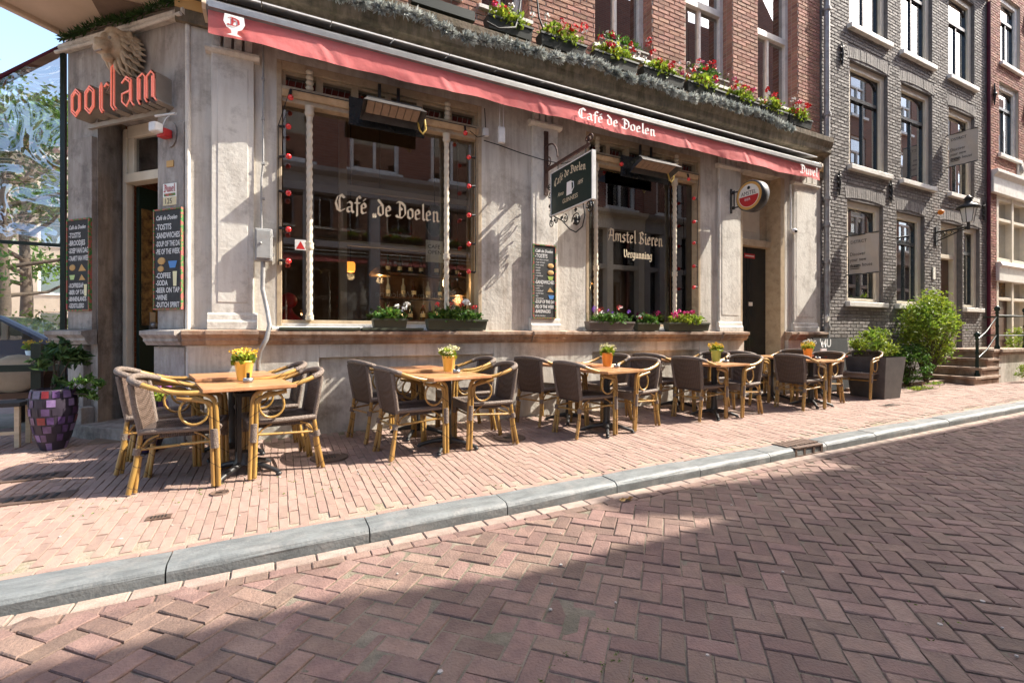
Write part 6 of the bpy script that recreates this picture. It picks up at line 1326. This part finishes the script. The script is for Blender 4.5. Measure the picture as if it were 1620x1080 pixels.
def lamp(x, y, z, label, kind):
    t = thing('pendant_lamp', label, 'lamp', (x, y, z)); ld = bpy.data.lights.new('glow', 'POINT'); ld.energy = 2.5; ld.color = (1,.62,.3); ld.shadow_soft_size = .05; lo = bpy.data.objects.new('glow', ld); COL.objects.link(lo); lo.parent = t; lo.location = (0, 0, -.06); mb = MB(); mb.tube([(x,y,z+.12),(x,y,4.28)], .006, 5); mb.build('cord', 'cable', t); mb = MB()
    if kind: mb.lathe([(.15,0),(.14,.05),(.08,.11),(.03,.14)], (x,y,z), 18); mb.build('glass_shade', 'leaded', t); mb = MB(); mb.ball((x,y,z+.03), .035, 8); mb.build('bulb', 'amber', t)
    else: mb.lathe([(.045,0),(.06,.03),(.06,.12),(.045,.14)], (x,y,z), 14); mb.build('amber_shade', 'amber', t)
lamp(.93, 1.5, 1.92, 'small amber lamp inside the left part of the left window', 0); lamp(1.35, 1.6, 1.90, 'leaded glass pendant lamp in the middle of the left window', 1); lamp(2.75, 1.2, 1.86, 'small amber lamp at the right side of the left window', 0); lamp(2.55, 1.6, 1.65, 'leaded glass pendant lamp low at the right of the left window', 1); lamp(5.0, 1.5, 1.95, 'leaded glass pendant lamp in the right window', 1)
pe = thing('person', 'dark-haired person in dark clothes standing behind the bar inside', 'person', (2.65, 1.90, 0))
mb = MB(); x, y = 2.65, 1.90
me = bpy.data.meshes.new('body'); V_ = [(x,y,.95),(x,y,1.15),(x,y,1.38),(x,y-.01,1.47),(x,y-.02,1.56),(x,y-.03,1.66),(x-.18,y,1.37),(x-.25,y-.02,1.12),(x-.20,y-.22,1.02),(x+.18,y,1.37),(x+.25,y-.02,1.12),(x+.20,y-.22,1.02),(x-.09,y,.88),(x-.10,y,.48),(x-.10,y,.05),(x+.09,y,.88),(x+.10,y,.48),(x+.10,y,.05),(x-.10,y-.12,.03),(x+.10,y-.12,.03)]
E_ = [(0,1),(1,2),(2,3),(3,4),(4,5),(2,6),(6,7),(7,8),(2,9),(9,10),(10,11),(0,12),(12,13),(13,14),(0,15),(15,16),(16,17),(14,18),(17,19)]; me.from_pydata([Vector(v) - Vector((2.65,1.90,0)) for v in V_], E_, []); body = bpy.data.objects.new('body', me); COL.objects.link(body); body.parent = pe; me.materials.append(M['cloth_dark'])
sk = body.modifiers.new('skin', 'SKIN'); RS = [.15,.15,.14,.055,.085,.08,.065,.045,.035,.065,.045,.035,.09,.065,.05,.09,.065,.05,.04,.04]
for v, r_ in zip(me.skin_vertices[0].data, RS): v.radius = (r_, r_*.85)
me.skin_vertices[0].data[0].use_root = True; body.modifiers.new('sub', 'SUBSURF').render_levels = 2
mb = MB(); mb.ball((2.65,1.85,1.60), .105, 16, sq=(.8,.95,1.12)); mb.ball((2.65,1.75,1.585), .02, 8, sq=(.7,1,1.2))
for s_ in (-1, 1): mb.ball((2.65+s_*.035,1.762,1.615), .012, 8); mb.ball((2.65+s_*.085,1.86,1.60), .022, 8, sq=(.5,.8,1.2))
mb.box(2.625,2.675,1.75,1.762,1.545,1.552); mb.build('head', 'skin', pe); mb = MB(); mb.ball((2.65,1.875,1.645), .112, 14, sq=(.85,.95,.95)); mb.build('hair', 'hair', pe)
t = thing('red_lantern', 'red round decoration on the sill inside the left window', 'decoration', (.12,.35,1.2)); mb = MB(); mb.ball((.12,.36,1.42), .09, 14); mb.build('globe', 'red_plastic', t); mb = MB(); mb.lathe([(.16,0),(.06,.08),(.03,.14)], (.12,.36,1.20), 14); mb.build('foot', 'red_plastic', t)
MB().box(0, 6.1, .2, .5, 1.13, 1.18).build('inner_sill', 'wood_dark', cafe)
t = thing('door_sign', 'round green beer sign hanging inside the left window', 'sign', (1.75,.4,2.4)); mb = MB(); mb.ball((1.80,.40,2.50), .17, 18, sq=(.7,.25,1.25)); mb.build('disc', 'paint_green', t); mb = MB(); mb.tube([(1.80,.40,2.7),(1.80,.40,4.2)], .005, 5); mb.build('cord', 'cable', t)
t = thing('window_card', 'small white card with writing inside the left window', 'sign', (1.75,.3,2.05)); mb = MB(); mb.box(1.66,1.88,.30,.31,1.95,2.22); mb.build('card', 'enamel', t); bfont('lettering', 'CAFE\nOPEN', .07, 'cable', t, FX(1.68,.298,2.12))
t = thing('sticker', 'small red warning sticker on the left window', 'sticker', (.2,.115,2.0)); mb = MB(); mb.box(.175,.285,.112,.118,1.95,2.06); s__ = mb.build('sheet', 'white_metal', t); mb = MB(); mb.add([(.185,.111,1.96),(.275,.111,1.96),(.23,.111,2.045)], [(0,1,2)]); mb.build('triangle', 'red_plastic', s__)
# ================================================================== the opposite side of the street (behind the camera, mirrored in the glass)
OY = -6.72
def opp_house(x0, x1, z1, wall, ground_m, label, roof_pts, cols, chimneys=()):
    t = thing('street_house', label, 'house', ((x0+x1)/2, OY, 0)); wv = (x1-x0)/cols; ops = []
    for f_ in range(4):
        zb = 5.2 + f_*3.0
        if zb + 2 > z1: break
        for c_ in range(cols): a = x0 + wv*(c_ + .5) - .62; ops.append((a, a + 1.24, zb, zb + 2.05))
    sh = []
    mb = MB(); cells(mb, x0, x1, 4.95, z1, ops, OY - .35, OY); mb.build('wall', wall, t)
    for o in ops:
        a, b, c_, d = o; mb = MB(); e = .1; y0, y1 = OY - .18, OY - .06
        mb.box(a, a+e, y0, y1, c_, d); mb.box(b-e, b, y0, y1, c_, d); mb.box(a+e, b-e, y0, y1, d-e, d); mb.box(a+e, b-e, y0, y1, c_, c_+e); mb.box(a+e, b-e, y0, y1, c_+1.3, c_+1.38); mb.box((a+b)/2-.03, (a+b)/2+.03, y0, y1, c_+e, c_+1.3); mb.box(a-.08, b+.08, OY-.05, OY+.09, c_-.12, c_); w_ = mb.build('window', 'paint_white', t); MB().box(a+e, b-e, OY-.13, OY-.12, c_+e, d-e).build('pane', 'glass_up', w_)
    # shop front
    mb = MB(); n = max(3, int((x1-x0)/1.3)); pw = (x1-x0)/n
    for k in range(n+1): xx = min(max(x0 + k*pw - .12, x0), x1 - .24); mb.box(xx, xx + .24, OY - .3, OY + .05, -.2, 4.5)
    mb.profx([(OY-.3,4.5),(OY+.08,4.5),(OY+.1,4.9),(OY+.25,4.98),(OY+.28,5.08),(OY-.3,5.1)], x0, x1); mb.box(x0, x1, OY-.28, OY+.02, -.2, .7); mb.box(x0, x1, OY-.25, OY-.02, 3.2, 3.35); spf = mb.build('shop_front', ground_m, t)
    for k in range(n): MB().box(x0 + k*pw + .12, x0 + (k+1)*pw - .12, OY-.2, OY-.19, .7, 4.5).build('shop_pane', 'glass_up', spf)
    mb = MB(); mb.prism([(x0, z1)] + roof_pts + [(x1, z1)], OY - .35, OY - .02); mb.build('gable', wall, t)
    mb = MB(); mb.box(x0 + .01, x1 - .01, OY - 9, OY - .36, -.2, z1 - .3); mb.build('body', wall, t)
    for (cx0, cx1, zt) in chimneys: mb = MB(); mb.box(cx0, cx1, OY - 1.0, OY - .4, z1 - .4, zt); mb.box(cx0 - .06, cx1 + .06, OY - 1.06, OY - .34, zt, zt + .15); mb.build('chimney', 'brick_far', t)
opp_house(-.88, 5.4, 12.4, 'brick_far', 'plaster_grey', 'red brick house with grey shop front across the street', [(-.88,12.9),(5.4,12.9)], 3)
opp_house(5.42, 11.2, 12.0, 'brick_far', 'paint_cream', 'red brick house with cream shop front across the street', [(5.42,12.5),(11.2,12.5)], 3)
opp_house(11.22, 13.6, 12.9, 'brick_far_b', 'plaster_grey', 'narrow tall brown brick house across the street', [(11.22,13.4),(13.6,13.4)], 1)
opp_house(13.62, 19.0, 12.3, 'brick_far', 'plaster_tan', 'gabled brick house across the street', [(13.62,12.6),(15.9,12.7),(17.3,15.3),(18.9,13.6),(19.0,13.6)], 3)
opp_house(19.02, 40, 13.5, 'brick_far_b', 'plaster_grey', 'long brick house farther down across the street', [(19.02,13.75),(20.1,15.4),(40,15.4)], 10)
OY = -26
opp_house(-24, -4, 10, 'plaster_tan', 'plaster_tan', 'tan house across the square mirrored in the vinyl screen', [(-24,10.3),(-4,10.3)], 9)
